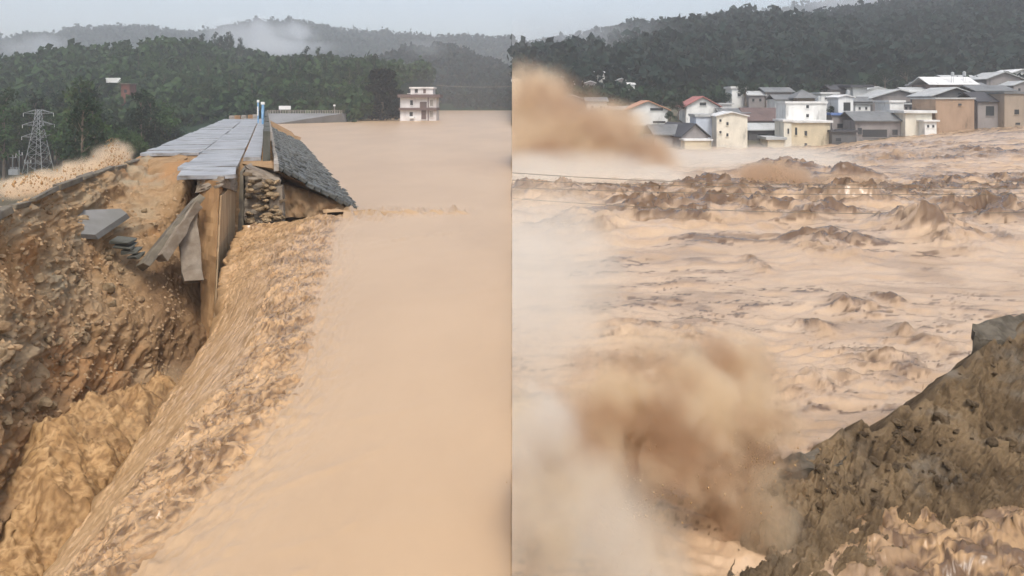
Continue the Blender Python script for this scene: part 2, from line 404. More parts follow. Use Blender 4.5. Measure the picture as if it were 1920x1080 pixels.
# ------------------------------------------------------------------ lake
A_px = [(656,400),(640,440),(634,500),(607,600),(592,700),(505,850),(285,1080),(20,1330),(-300,1700)]
A_w = np.array([tuple(pz(u, v, 0)) for u, v in A_px])
D = Vector((-.3122, .950, 0)); C = Vector((.950, .3122, 0))
def st(s, t, z=0): return D * s + C * t + Vector((0, 0, z))
def lake_left(Y):
    xa = np.interp(Y, A_w[::-1, 1], A_w[::-1, 0])
    xd = (4.2 - .3122 * Y) / .95
    x = np.where(Y < 53, xa, xd); x = np.where(Y > 250, -88, x); x = np.where(Y > 330, -80, x)
    return x - .35
nY, nX = 340, 150
Ys = np.concatenate([np.geomspace(6, 52.9, 200), np.geomspace(53.4, 760, 140)])
fr = np.linspace(0, 1, nX)[None] ** 1.0
XL = lake_left(Ys)[:, None]; X = XL + (0 - XL) * fr; Y = np.repeat(Ys[:, None], nX, 1)
P = np.stack([X, Y, 0 * X], -1)
z = .012 * fbm(P * [.5, .35, 1], 4) + .02 * np.maximum(0, fbm(P * [.12, .5, 1] + 5, 4) - .25)
tongue = np.exp(-((Y - (54.3 + .02 * (X + 11) ** 2 * 0)) / 1.5) ** 2) * sstep(-1.5, -5, X) * sstep(-15, -12.5, X)
tongue = np.maximum(tongue, np.exp(-((Y - 52.5) / 2.2) ** 2) * sstep(-6, -10, X))
z = z + tongue * .34 * (fbm(P * [1.0, .8, 1] , 5, .6, kind='billow') + .35)
line = np.exp(-((Y - (44.5 + .8 * (X + 5))) / .35) ** 2) * sstep(-9, -7.5, X) * sstep(-2.2, -4, X)
z = z + .13 * line * (fbm(P * 1.3, 4) + .2)
for (u, v, L, ang, hgt) in ((600,1010,60,.45,.05),(560,900,110,.5,.035),(620,880,90,.42,.03),(430,1030,20,.1,.04),(760,455,60,.22,.05),(860,470,80,.1,.03),(800,560,120,.12,.02),(700,780,100,.2,.02),(880,330,90,.02,.08),(780,300,120,.0,.08),(900,280,100,.0,.1),(700,350,80,.03,.06),(560,1075,25,.1,.05)):
    p_ = pz(u, v, 0); k_ = p_.y / F; fx, fy = (X - p_.x), (Y - p_.y); L_ = L * k_
    al = fx; ac = fy - fx * ang * p_.y / 8 - .25 * fx * fx / L_
    line = line * 0 + np.exp(-(al / L_) ** 2 - (ac / (6 * k_ * p_.y / H)) ** 2) * np.clip(.6 + fbm(P * (14 / p_.y) + u, 3), 0, 1.5); z = z + hgt * line
foamlines = sstep(.05, .0, np.abs(fbm(P * [.10, .05, 1] + 80, 4, .55))) * sstep(.0, .3, fbm(P * .05 + 90, 3))
near = np.exp(-((X - XL) / 1.0) ** 2) * (Y < 53)
z = z + near * .10 * fbm(P * 2.2, 5, .6, kind='billow') - near * .03
V = np.stack([X, Y, z], -1)
V = np.concatenate([V, V[:, -1:] * [1, 1, 0] + [0, 0, -5.5]], 1)
mud = np.concatenate([np.clip(tongue * .5 * (fbm(P * 1.7, 4) + .2) + .10 * foamlines, 0, 1), np.zeros((nY, 1))], 1)
M['lake2'] = material('calm muddy lake water', lin(.45,.305,.175), lin(.40,.265,.148), scale=.09, rough=.36, spec=.7, bump=.5, bscale=.45, stretch=(1,.45,1), dist=.05, detail=5, attr='mud', ca=lin(.2,.12,.06))
tag(grid_mesh('lake_water', V, M['lake2'], attr={'mud': mud}), kind='structure')

# ------------------------------------------------------------------ breach: water tearing over the broken levee
Dz = [(470,425,-.1),(452,440,-.5),(432,500,-1.5),(417,580,-2.7),(400,625,-3.3),(318,740,-3.4),(205,915,-3.4),(85,1080,-3.4),(-60,1290,-3.4),(-250,1600,-3.4)]
D_w = np.array([tuple(pz(u, v, z)) for u, v, z in Dz])
def resample(P, n):
    d = np.r_[0, np.cumsum(np.linalg.norm(np.diff(P, axis=0), axis=1))]; d /= d[-1]
    k = np.linspace(0, 1, n); Q = np.stack([np.interp(k, d, P[:, i]) for i in range(3)], -1)
    for _ in range(int(n * .04)): Q[1:-1] = .25 * Q[:-2] + .5 * Q[1:-1] + .25 * Q[2:]
    return Q
def by_px(P, vs, n):                   # even steps down the picture rather than over the ground
    k = np.linspace(0, 1, n); t = (np.array(vs) - vs[0]) / (vs[-1] - vs[0])
    Q = np.stack([np.interp(k, t, P[:, i]) for i in range(3)], -1)
    for _ in range(int(n * .06)): Q[1:-1] = .25 * Q[:-2] + .5 * Q[1:-1] + .25 * Q[2:]
    return Q
ns, ntt = 560, 230
QA = by_px(A_w, [v for u, v in A_px], ns); QD = by_px(D_w, [v for u, v, z in Dz], ns)
tt = np.linspace(-.16, 1, ntt)
T = np.repeat(tt[None], ns, 0); S = np.repeat(np.linspace(0, 1, ns)[:, None], ntt, 1)
V = QA[:, None] + (QD - QA)[:, None] * T[..., None]
prof = np.clip(T, 0, 1) ** 1.6
V[..., 2] = QA[:, None, 2] + (QD[:, None, 2]) * prof - .10 * sstep(.12, -.02, T)
# rough near the lake edge, sheeting towards the lip; the upper end is rough all over
edge = .50 + .07 * np.sin(S * 19) + .06 * noise(np.stack([S * 22, 0 * S, 0 * S], -1))
up = sstep(.17, .06, S)
ragged = .05 + .11 * noise(np.stack([V[..., 0] * .55, V[..., 1] * .55, 0 * S], -1)) + .05 * noise(V * 1.7)
roughm = np.maximum(sstep(edge + .12, edge - .05, T), up * .8) * sstep(ragged - .05, ragged + .10, T)
Vw = V + .25 * np.stack([fbm(V * 1.1 + 21, 3), fbm(V * 1.1 + 33, 3), 0 * S], -1)
lump = fbm(Vw * [4.2, 3.4, 3.4], 4, .55, kind='billow'); curl = fbm(Vw * [4.0, 3.0, 3] + 3, 3, .55); big = fbm(V * .42 + 9, 3)
fl = fbm(np.stack([S * 26 + T * 2, T * 34 - S * 30, 0 * S], -1), 4, .6, kind='ridge')
crest = np.exp(-((T - edge + .12) / .13) ** 2) * (1 - up * .7)
disp = roughm * (.085 * (lump + .35) + .20 * big + .07 * fbm(Vw * 1.5, 2)) + crest * (.10 + .40 * np.maximum(0, big + .2)) + (1 - roughm) * sstep(0, .1, T) * (.045 * fl + .05 * fbm(V * .8, 3))
lipd = sstep(.82, 1, T); disp = disp + lipd * .12 * fbm(V * 1.4, 4, kind='billow')
V[..., 2] += disp
V[..., 0] += roughm * .16 * fbm(V * 1.6 + 40, 4); V[..., 1] += roughm * .16 * fbm(V * 1.6 + 70, 4)
mudm = np.clip(roughm * (.75 * sstep(.10, .55, np.abs(curl)) + .55 * fbm(V * .55 + 60, 3) + .05) + .5 * crest * (fbm(V * .9 + 8, 4) + .1) + .40 * (1 - roughm) * sstep(.0, .5, -fl) * sstep(.1, .2, T), 0, .9)
# the falling side of the lip
sk = []
for i, (dx, dz) in enumerate([(-.25,-.35),(-.4,-1.0),(-.45,-1.9),(-.35,-3.2),(-.2,-4.6)]):
    e = V[:, -1].copy(); wob = .3 * fbm(e * [.9, .9, 1] + i * .6, 4)
    e[:, 0] += dx + wob; e[:, 2] += dz * sstep(.05, .2, S[:, 0]) - .05 * i; sk.append(e[:, None])
V = np.concatenate([V] + sk, 1); mudm = np.concatenate([mudm] + [np.full((ns, 1), .25)] * 5, 1)
tag(grid_mesh('breach_water', V, M['rough'], attr={'mud': mudm}), 'brown flood water tearing over the breach and sheeting down beside the core wall', 'water', kind='structure')

# churning pool at the foot of the breach
gx, gy = np.meshgrid(np.linspace(-36, -9, 420), np.geomspace(13, 46, 460))
P = np.stack([gx, gy, 0 * gx], -1)
z = -7.6 + 1.2 * sstep(24, 12, gy) + .9 * (fbm(P * .33 + 2, 3) + .2) + .22 * fbm(P * 1.3, 4, .5) + .13 * fbm(P * 3.4, 4, .58, kind='billow')
# spray mounds thrown up against the bank
for (u, v, zz, r, h) in ((230,790,-6.4,2.4,1.9),(120,880,-6.6,3.0,1.8),(310,730,-6.0,1.8,1.4),(30,960,-6.6,2.4,1.9),(170,960,-6.8,2.0,1.0)):
    p = pz(u, v, zz); z += h * np.exp(-(((gx - p.x) ** 2 + (gy - p.y) ** 2) / r ** 2)) * (1 + .5 * fbm(P * .6 + u, 3, .45))
V = np.stack([gx + .25 * fbm(P * 1.2 + 7, 4), gy, z], -1)
Pw_ = V * [1, 1, .8] + .3 * np.stack([fbm(V * 1.0 + 21, 3), fbm(V * 1.0 + 33, 3), 0 * gx], -1)
mudm = np.clip(.9 * sstep(.08, .45, np.abs(fbm(Pw_ * 3.6 + 30, 3, .55))) + .5 * fbm(P * .5 + 8, 3) + .05, 0, .9)
M['foam'] = material('foaming brown water', lin(.48,.31,.15), lin(.38,.225,.095), scale=1.8, rough=.6, spec=.2, bump=.8, bscale=5, dist=.1, attr='mud', ca=lin(.20,.11,.045))
tag(grid_mesh('pool_water', V, M['foam'], attr={'mud': mudm}), 'foaming brown water boiling in the scour pit', 'water', kind='structure')

# ------------------------------------------------------------------ levee body
S0, S1 = 53.5, 205.0
prof_t = [(-38,-13),(-24,-6),(-10.4,3.28),(-5.6,3.28),(-5.2,3.28),(-1.8,3.28),(.35,3.3),(6.9,-.35),(14,-5),(14,-13)]
bm = bmesh.new()
nseg = 60
rows = []
for i in range(nseg + 1):
    s = S0 + (S1 - S0) * i / nseg
    rows.append([])
    for (t, z) in prof_t:
        s2 = s
        if i == 0:                     # the torn end: the landside half was carried away farther back
            s2 = {-38: 66, -24: 68, -10.4: 71, -5.6: 72, -5.2: 57, -1.8: 60, .35: 55.2, 6.9: 57.0, 14: 59}.get(t, s)
        elif i < 8: s2 = max(s, {-38: 66, -24: 68, -10.4: 71, -5.6: 72, -5.2: 57, -1.8: 60, .35: 55.2, 6.9: 57.0, 14: 59}.get(t, s) + .2 * i)
        rows[-1].append(bm.verts.new(st(s2, t, z)))
for a, b in zip(rows, rows[1:]):
    for j in range(len(prof_t) - 1): bm.faces.new((a[j], a[j+1], b[j+1], b[j]))
bm.faces.new(rows[0]); bm.faces.new(rows[-1])
lev = bm_obj('levee', bm, M['soil']); tag(lev, kind='structure')

# concrete road slabs, one by one
road = bpy.data.objects.new('road', None); col.objects.link(road); tag(road, kind='structure')
def slab(parent, s0, s1, t0, t1, z, th, tilt=0, jit=.05, mat='slab', name='slab', roll=0):
    bm = bmesh.new(); n = 5; top = []; 
    edge = [(s0, t0 + (t1 - t0) * k / n) for k in range(n + 1)]
    far = [(s1, t0 + (t1 - t0) * k / n) for k in range(n + 1)]
    ring = edge + far[::-1]; up = []; dn = []
    for (s, t) in ring:
        k = (s - s0) / max(.1, s1 - s0)
        zz = z + tilt * (1 - k) + roll * (t - t0) / (t1 - t0)
        ds = random.uniform(-jit, jit); dt = random.uniform(-jit, jit) * .6
        up.append(bm.verts.new(st(s + ds, t + dt, zz))); dn.append(bm.verts.new(st(s + ds * 1.2, t + dt, zz - th)))
    bm.faces.new(up); bm.faces.new(dn[::-1]); m = len(ring)
    for i in range(m): bm.faces.new((up[i], dn[i], dn[(i + 1) % m], up[(i + 1) % m]))
    return bm_obj(name, bm, M[mat], parent)
s = 49.8; k = 0
while s < 200:
    ln = 4.9 if s < 120 else 8
    slab(road, s, s + ln - .13, -5.35 + random.uniform(-.12, .12) - (0.35 if k == 1 else 0), -1.92, 3.52 + random.uniform(-.03, .03), .24, tilt=(-.10 if k == 0 else random.uniform(-.05, .05)), jit=.16 if k == 0 else .04, roll=random.uniform(-.04, .04))
    s += ln; k += 1
s = 69.5; k = 0
while s < 200:
    ln = 4.6 if s < 120 else 8
    slab(road, s, s + ln - .13, -10.2 + random.uniform(-.1, .1), -5.45, 3.52 + random.uniform(-.04, .04), .24, tilt=(.08 if k == 0 else random.uniform(-.07, .07)), jit=.18 if k == 0 else .05, roll=random.uniform(-.06, .06))
    s += ln; k += 1
s = 62.4
while s < 200:
    slab(road, s, s + 5.95, -1.72, -.42, 3.60, .3, jit=.05, mat='slab'); s += 6
# parapet wall along the water side
par = empty('parapet_wall', st(62, 0, 3.3), 'dark stained concrete parapet wall along the water side of the levee road', 'wall')
par.rotation_euler = (0, 0, math.atan2(D.y, D.x)); 
for k in range(23):
    a = k * 6.0
    box('panel', (a, a + 5.96, -.28, .28, -.2, 2.35 + random.uniform(-.05, .05)), M['parapet'], par, jit=.03)
box('coping', (0, 138, -.36, -.284, 1.6, 2.3), M['pale'], par)
# pale kerb along the top of the revetment
kb = empty('kerb_beam', st(55, .5, 3.2), 'pale weathered kerb beam along the top of the stone slope', 'kerb')
kb.rotation_euler = par.rotation_euler
for k in range(24):
    box('block', (k * 6 - .2, k * 6 + 5.7, -.3, -.02, -.1, .42 + random.uniform(-.05,.05)), M['pale'], kb, jit=.05)

# stone revetment: the nearest blocks one by one
rev = empty('stone_revetment', st(57, .6, 3.3), 'dark wet stone block slope running down from the parapet to the lake', 'revetment')
sl = Vector((6.3, 0, -3.75)); SL = sl.length
stones = []
for j in range(3):
    bm = bmesh.new(); b = bx(bm, -.5, .5, -.5, .5, -.16, .10 + .05 * j, jit=.06); bmesh.ops.bevel(bm, geom=bm.edges[:], offset=.06, segments=1, affect='EDGES')
    me = bpy.data.meshes.new('stone'); bmesh.ops.recalc_face_normals(bm, faces=bm.faces); bm.to_mesh(me); bm.free(); me.materials.append(M['revet']); stones.append(me)
ax = (C * sl.x + Vector((0,0,sl.z))).normalized(); nrm = D.cross(ax).normalized(); nrm = -nrm if nrm.z < 0 else nrm
restV, restF = [], []
NA = 12
base_m = Matrix.Translation(rev.location).inverted()
def frame(p, lx, ly, rot, tip):
    m = Matrix(((ax.x, D.x, nrm.x, p.x), (ax.y, D.y, nrm.y, p.y), (ax.z, D.z, nrm.z, p.z), (0,0,0,1)))
    return m @ Matrix.Rotation(rot, 4, 'Z') @ Matrix.Rotation(tip, 4, 'Y') @ Matrix.Diagonal((lx, ly, 1, 1))
cnt = 0; s = 0
for i in range(140):
    for j in range(NA):
        t = (j + .5) / NA
        sn = 54.6 + 2.2 * t + i * 1.02 + (.45 if j % 2 else 0)
        if sn > 138 + 14 * t + 3 * math.sin(j * 2.1): continue
        p = st(sn, .62 + sl.x * t, 3.42 + sl.z * t) + nrm * random.uniform(-.06, .08)
        if random.random() < .035: continue
        m = frame(p, SL / NA * random.uniform(.9, 1.06), random.uniform(.9, 1.02), random.uniform(-.09, .09), random.uniform(-.04, .07))
        if cnt < 300:
            o = link(bpy.data.objects.new('stone', stones[random.randrange(3)]), rev); o.matrix_local = base_m @ m; cnt += 1
        else:
            me = stones[random.randrange(3)]; k0 = len(restV)
            restV += [m @ v.co for v in me.vertices]; restF += [[k0 + q for q in f.vertices] for f in me.polygons]
o = poly_obj('stone_mass', [base_m @ p for p in restV], restF, M['revet'], rev); o['kind'] = 'stuff'

# bare brown soil slip at the far end of the stone slope
P = []
g1, g2 = np.meshgrid(np.linspace(0, 1, 60), np.linspace(0, 1, 40))
pts = np.zeros(g1.shape + (3,))
for i in range(40):
    for j in range(60):
        p = st(128 + 60 * g1[i, j], 1 + (3 + 5.2 * g1[i, j]) * g2[i, j], 0); hh = 3.7 * (1 - g2[i, j]) ** .8 * math.sin(math.pi * min(1, g1[i, j] * 1.1 + .12)) ** .5 - .3
        pts[i, j] = (p.x, p.y, hh)
pts[..., 2] += .35 * fbm(pts * .5, 4)
tag(grid_mesh('soil_slip', pts, M['soil'], attr={'grey': np.zeros(g1.shape)}, flip=True), 'orange brown soil slip at the far end of the stone slope', 'soil', kind='structure')

# ------------------------------------------------------------------ eroded bank on the land side (broken levee body in front of the road end)
ctl = [(-160,440,27),(-160,520,25.5),(-160,700,23.5),(-160,900,22.5),(-160,1150,22),
       (0,400,30.6),(100,357,38.6),(200,321,49.5),(285,293,63),(310,287,66.5),(345,294,61.5),(365,318,51.5),
       (0,432,30.0),(100,400,37.5),(200,350,47.5),(250,345,52),(285,320,58),(330,320,53.5),
       (0,500,29),(100,480,35.8),(150,412,41),(235,400,46),(185,434,42),
       (300,350,51),(345,420,48),(260,450,44.5),(200,490,41.5),(380,330,53),(450,330,54),(450,500,49.5),(400,420,49.5),
       (0,600,27.6),(100,600,33.3),(200,580,38),(300,520,43.5),(320,620,42),(370,640,43.5),(400,700,43),
       (0,700,26.5),(100,700,32),(200,690,36.5),(300,690,40.5),
       (0,850,25.4),(100,850,30),(200,800,34.5),(300,800,38),(0,1000,24.5),(100,1000,28.5),(200,960,32),(0,1150,24),(200,1150,30)]
nu, nv = 330, 360
us = np.linspace(-150, 455, nu)
bt = np.interp(us, [-150,0,100,200,285,312,350,372,455], [452,396,353,317,289,285,292,329,332])
k = np.linspace(0, 1, nv)[:, None]
Vp = bt[None] + (1120 - bt[None]) * k ** 1.15
Up = np.repeat(us[None], nv, 0)
Yd = tps(np.array([(a, b) for a, b, c in ctl]) / 300, [c for a, b, c in ctl], np.stack([Up, Vp], -1) / 300, 2e-3)
V = np.stack([(Up - 960) / F * Yd, Yd, H - (Vp - V0) / F * Yd], -1)
# normals for displacement
du = np.gradient(V, axis=1); dv = np.gradient(V, axis=0); n = np.cross(du, dv); n /= np.linalg.norm(n, axis=-1, keepdims=True) + 1e-9
n = np.where((n[..., 1:2] > 0), -n, n)
cl_m = sstep(1.0, 0, np.abs((Up + .62 * (Vp - 620)) / 150 - .4)) * sstep(420, 500, Vp) * sstep(820, 700, Vp)   # cloddy belt
strata = fbm(np.stack([V[..., 0] * .12, V[..., 1] * .12, V[..., 2] * 1.5 + .3 * noise(V * .25)], -1), 4, .55)
upper = sstep(480, 420, Vp) * sstep(330, 280, Up)
face = sstep(330, 380, Up) * 0
rill = fbm(np.stack([(Up * .8 + Vp * .45) / 46, (Vp - Up * .9) / 260, 0 * Up], -1), 5, .58, kind='ridge')
rillm = sstep(560, 660, Vp) * sstep(400, 300, Up)
d = .42 * fbm(V * .38, 3) + .20 * fbm(V * 1.4 + 4, 5, .52, kind='billow') * (.35 + 1.0 * cl_m) * (1 - .5 * rillm) + .34 * upper * strata + .40 * rillm * rill + .06 * fbm(V * 3.2, 3, .6)
d *= sstep(0, .04, k)
V += n * d[..., None]
wet = np.clip(sstep(240, 330, Up + .25 * (620 - Vp)) * sstep(440, 520, Vp) * (.8 + .8 * fbm(V * .6 + 77, 4)) + .4 * sstep(660, 760, Vp) * sstep(-.1, .35, fbm(V * .5 + 90, 4)) + .3 * sstep(.2, .5, fbm(V * .8 + 50, 5)), 0, .8)
grey = np.clip(cl_m * .45 * (1 + fbm(V * .5, 3)) + upper * (.35 + .8 * fbm(V * [.2,.2,1.2] + 2, 4)) + .5 * (fbm(V * .35 + 31, 4) - .1), 0, 1)
back = []
for i in range(1, 7):                   # the land side of the ridge
    e = V[:1].copy(); dd = i * 2.4
    e = e + np.array([-.95, -.3122, 0]) * dd - np.array([0, 0, .56]) * dd
    e[..., 2] += .2 * fbm(e * .6, 3); back.insert(0, e)
V = np.concatenate(back + [V], 0); grey = np.concatenate([np.full((6, nu), .3), grey], 0); wet = np.concatenate([np.zeros((6, nu)), wet], 0)
BANK_V = V
tag(grid_mesh('eroded_bank', V, M['soil'], attr={'grey': grey, 'wet': wet}), 'eroded brown soil face of the broken levee', 'bank', kind='structure')

# broken kerb pieces along the land side edge
kg = 'broken kerb pieces along the land side edge'
kpts = [(-40,412),(22,386),(60,372),(108,350),(150,334),(178,324),(214,312),(238,303),(280,288)]
for i, (a, b) in enumerate(zip(kpts, kpts[1:])):
    p = pz(a[0], a[1] - 2, 3.55); q = pz(b[0], b[1] - 2, 3.55); dlt = q - p
    L = dlt.length * random.uniform(.8, .97); ang = math.atan2(dlt.y, dlt.x)
    o = box('kerb_piece', (0, L, -.2, .2, -.22, .03), M['kerb'], jit=.07, bev=.03)
    o.location = p + Vector((0, 0, random.uniform(-.15, .02))); o.rotation_euler = (random.uniform(-.12, .12), random.uniform(-.03, .03), ang + random.uniform(-.04, .04))
    tag(o, 'dark broken kerb length lying along the land side edge of the levee', 'kerb', kg)

# ------------------------------------------------------------------ clods and rocks on the bank
def rock_mesh(name, seed, mat, flat=.75):
    bm = bmesh.new(); bmesh.ops.create_icosphere(bm, subdivisions=2, radius=1)
    v = np.array([p.co for p in bm.verts]); g = np.random.default_rng(seed); sc_ = g.uniform(.75, 1.25, 3) * [1, 1, flat]
    for _ in range(5):                 # knock off planes for broken faces
        nn = g.normal(size=3); nn /= np.linalg.norm(nn); h = g.uniform(.55, .85); dd = v @ nn
        v = v - np.maximum(0, dd - h)[:, None] * nn
    v = v * (1 + .28 * fbm(v * 1.3 + seed, 3))[:, None] * sc_
    for p, c in zip(bm.verts, v): p.co = c
    me = bpy.data.meshes.new(name); bm.to_mesh(me); bm.free(); me.materials.append(mat); return me
RK = {m: [rock_mesh('clod', 10 * i + j, M[m]) for j in range(5)] for i, m in enumerate(('clod', 'greyclod', 'darkclod'))}
def put_clod(name, loc, r, mat, label, cat, group):
    o = bpy.data.objects.new(name, RK[mat][random.randrange(5)]); col.objects.link(o)
    o.location = loc; o.scale = (r * random.uniform(.8, 1.2), r * random.uniform(.8, 1.2), r * random.uniform(.7, 1.1)); o.rotation_euler = (random.uniform(-.6, .6), random.uniform(-.6, .6), random.uniform(0, 6.3))
    return tag(o, label, cat, group)
BV = BANK_V[6:]
def bank_at(u, v):
    j = int(np.argmin(np.abs(us - u))); colm = Vp[:, j]; i = int(np.argmin(np.abs(colm - v))); return Vector(BV[i, j])
for k in range(140):
    for _ in range(40):
        u = random.uniform(-10, 345); v = random.uniform(380, 790)
        c = (u + .62 * (v - 620)) / 150 - .4
        pr = .08 + .9 * math.exp(-(c * 1.3) ** 2)
        if 440 > v and u < 240: pr *= .25
        if v > 330 - .4 * (u - 300) + 430: pr = .05
        if random.random() < pr: break
    p = bank_at(u, v); r = .11 + .30 * random.random() ** 2.4
    g_ = random.random() < .5; sz = 'big ' if r > .24 else 'fist sized ' if r < .14 else ''; zn = 'high on' if v < 480 else 'low on' if v > 640 else 'midway down'
    put_clod('soil_clod', p, r, 'greyclod' if g_ else 'clod', sz + ('grey clay clod' if g_ else 'brown earth clod') + ' lying ' + zn + ' the eroded soil face', 'clod', sz + ('grey' if g_ else 'brown') + ' clods ' + zn + ' the eroded face')
# finer crumbs
cv, cf = [], []
for k in range(1500):
    u = random.uniform(-20, 350); v = random.uniform(345, 800); p = bank_at(u, v); r = random.uniform(.04, .13)
    k0 = len(cv)
    for dx, dy, dz in ((1,0,0),(-.6,.8,0),(-.5,-.8,.1),(.1,0,1),(0,.1,-1)):
        cv.append((p.x + dx * r * random.uniform(.7,1.3), p.y + dy * r * random.uniform(.7,1.3), p.z + dz * r * random.uniform(.7,1.2)))
    cf += [[k0,k0+1,k0+3],[k0+1,k0+2,k0+3],[k0+2,k0,k0+3],[k0+1,k0,k0+4],[k0+2,k0+1,k0+4],[k0,k0+2,k0+4]]
tag(poly_obj('soil_crumbs', cv, cf, M['clod']), 'loose soil crumbs strewn over the eroded face', 'soil', kind='stuff')

# ------------------------------------------------------------------ broken concrete at the torn road end
def beam(name, p, q, wd, ht, mat, label, cat, jit=.05, roll=0, group=None):
    d = q - p; L = d.length
    bm = bmesh.new(); n = 6
    rot = d.to_track_quat('X', 'Z').to_matrix().to_4x4() @ Matrix.Rotation(roll, 4, 'X')
    rings = []
    for i in range(n + 1):
        t = i / n
        rings.append([bm.verts.new(rot @ Vector((L * t + random.uniform(-jit, jit), y * wd / 2 + random.uniform(-jit, jit), z * ht / 2 + random.uniform(-jit, jit)))) for y, z in ((-1,-1),(1,-1),(1,1),(-1,1))])
    for A, B in zip(rings, rings[1:]):
        for k in range(4): bm.faces.new((A[k], A[(k+1)%4], B[(k+1)%4], B[k]))
    bm.faces.new(rings[0]); bm.faces.new(rings[-1])
    bmesh.ops.bevel(bm, geom=bm.edges[:], offset=.025, segments=1, affect='EDGES')
    o = bm_obj(name, bm, M[mat]); o.location = p
    return tag(o, label, cat, group)
# core wall standing at the torn end: front face, side painted paler as lit, dark broken cap
cw = empty('core_wall', st(47.5, -3, -6), 'tall mud stained core wall standing exposed under the road end', 'wall')
def relief_box(name, corners_bottom, corners_top, mat, parent, n=26, amp=.12, fr=1.2):
    """closed, noisy prism from 4 bottom and 4 top corners"""
    cb = [Vector(c) for c in corners_bottom]; ct = [Vector(c) for c in corners_top]
    bm = bmesh.new(); per = []
    m = 8
    for i in range(4):
        for k in range(m): per.append((i, k / m))
    rows = []
    for r in range(n + 1):
        t = r / n; row = []
        for (i, k) in per:
            a = cb[i].lerp(ct[i], t); b = cb[(i+1)%4].lerp(ct[(i+1)%4], t); row.append(a.lerp(b, k))
        rows.append(row)
    arr = np.array([[tuple(p) for p in row] for row in rows]); ctr = arr.mean(1, keepdims=True)
    out = arr - ctr; out[..., 2] = 0; out /= np.linalg.norm(out, axis=-1, keepdims=True) + 1e-6
    arr = arr + out * (amp * fbm(arr * fr, 5, .6))[..., None]
    vs_ = [[bm.verts.new(tuple(p)) for p in row] for row in arr]
    for A, B in zip(vs_, vs_[1:]):
        for k in range(len(A)): bm.faces.new((A[k], A[(k+1)%len(A)], B[(k+1)%len(A)], B[k]))
    bm.faces.new(vs_[0]); bm.faces.new(vs_[-1])
    o = bm_obj(name, bm, M[mat]); 
    if parent:
        o.parent = parent; o.matrix_parent_inverse = Matrix.Translation(parent.location).inverted()
    return o
f0 = py(372, 335, 46.6); f1 = py(412, 340, 46.0); b1 = py(441, 333, 50.5); b0 = py(400, 330, 52)
g0 = py(378, 640, 44.2); g1_ = py(398, 655, 43.6); h1 = py(434, 640, 48.5); h0 = py(402, 640, 50)
relief_box('front_panel', [g0, g1_, h1 + Vector((-.35,0,0)), h0], [f0, f1, b1 + Vector((-.35,0,0)), b0], 'core', cw, amp=.16)
e1 = g1_ + Vector((.12,-.02,0)); e2 = h1 + Vector((.05,0,0)); e3 = f1 + Vector((.12,-.02,-.9)); e4 = b1 + Vector((.05,0,-.25))
relief_box('side_panel', [g1_, e1, e2, h1 + Vector((-.3,.1,0))], [f1 + Vector((0,0,-.9)), e3, e4, b1 + Vector((-.3,.1,-.25))], 'corelit', cw, amp=.07)
c0, c1 = py(366, 362, 46.3), py(418, 350, 45.9)
relief_box('broken_cap', [c0, c1, b1 + Vector((.12,0,-1.0)), b0 + Vector((0,0,-1.0))], [py(372, 330, 46.5), py(420, 331, 46.2), b1 + Vector((.12,0,.25)), b0 + Vector((0,0,.2))], 'debris', cw, n=10, amp=.22, fr=1.8)
# dark gap wall and rubble masonry stub of the parapet footing
stub = empty('masonry_stub', st(54, -.4, -1), 'broken rubble masonry footing hanging at the torn parapet end', 'masonry')
relief_box('rubble_core', [py(459,432,50.6), py(532,424,50.2), py(528,428,54.5), py(470,430,55)], [py(457,312,52.0), py(526,338,51.5), py(520,318,56), py(468,305,57)], 'debris', stub, n=24, amp=.4, fr=1.2)
relief_box('thin_wall', [py(446,440,50.2), py(457,440,50.0), py(468,436,55), py(458,436,55.2)], [py(450,322,51.6), py(456,321,51.5), py(474,300,60), py(467,300,60.2)], 'kerb', stub, n=20, amp=.10)
inv = Matrix.Translation(stub.location).inverted()
for k in range(64):
    u = random.uniform(462, 531); v = random.uniform(325 + (u - 462) * .3, 424); 
    p = py(u, v, 50.9 - .8 * (v - 320) / 100 + random.uniform(-.1, .25))
    o = bpy.data.objects.new('stone', RK['greyclod' if random.random() < .75 else 'darkclod'][random.randrange(5)]); link(o, stub)
    r = random.uniform(.14, .33); o.matrix_local = inv @ Matrix.Translation(p) @ Matrix.Rotation(random.uniform(0, 6), 4, 'Z') @ Matrix.Rotation(random.uniform(-.6, .6), 4, 'X') @ Matrix.Diagonal((r * 1.3, r, r * .85, 1))
o = relief_box('end_block', [py(505,430,50.5), py(532,427,50.2), py(536,424,52.5), py(510,426,53)], [py(507,350,50.9), py(529,350,50.6), py(532,346,53), py(510,346,53.3)], 'debris', stub, n=12, amp=.1)
# soil under the stone slope at its torn edge
pts_b = [(530,405),(560,404),(600,402),(640,398),(668,393)]; pts_t = [(530,345),(556,354),(590,366),(630,381),(668,391)]
arr = np.zeros((14, 60, 3)); 
for j in range(60):
    q = j / 59; ub = np.interp(q, np.linspace(0,1,5), [p[0] for p in pts_b]); vb = np.interp(q, np.linspace(0,1,5), [p[1] for p in pts_b]); vt = np.interp(q, np.linspace(0,1,5), [p[1] for p in pts_t])
    for i in range(14):
        r = i / 13; arr[i, j] = tuple(py(ub, vt + (vb + 4 - vt) * r, 53.0 + 2.4 * q + .9 * (1 - r)))
arr[..., 1] += .5 * fbm(arr * .8, 5, .6)
tag(grid_mesh('torn_slope_soil', arr, M['soil'], attr={'grey': np.full((14,60), .35), 'wet': np.clip(.5 + fbm(arr * .9, 4), 0, .9)}), 'brown soil laid bare under the torn edge of the stone slope', 'soil', kind='structure')
arr = np.zeros((30, 60, 3))
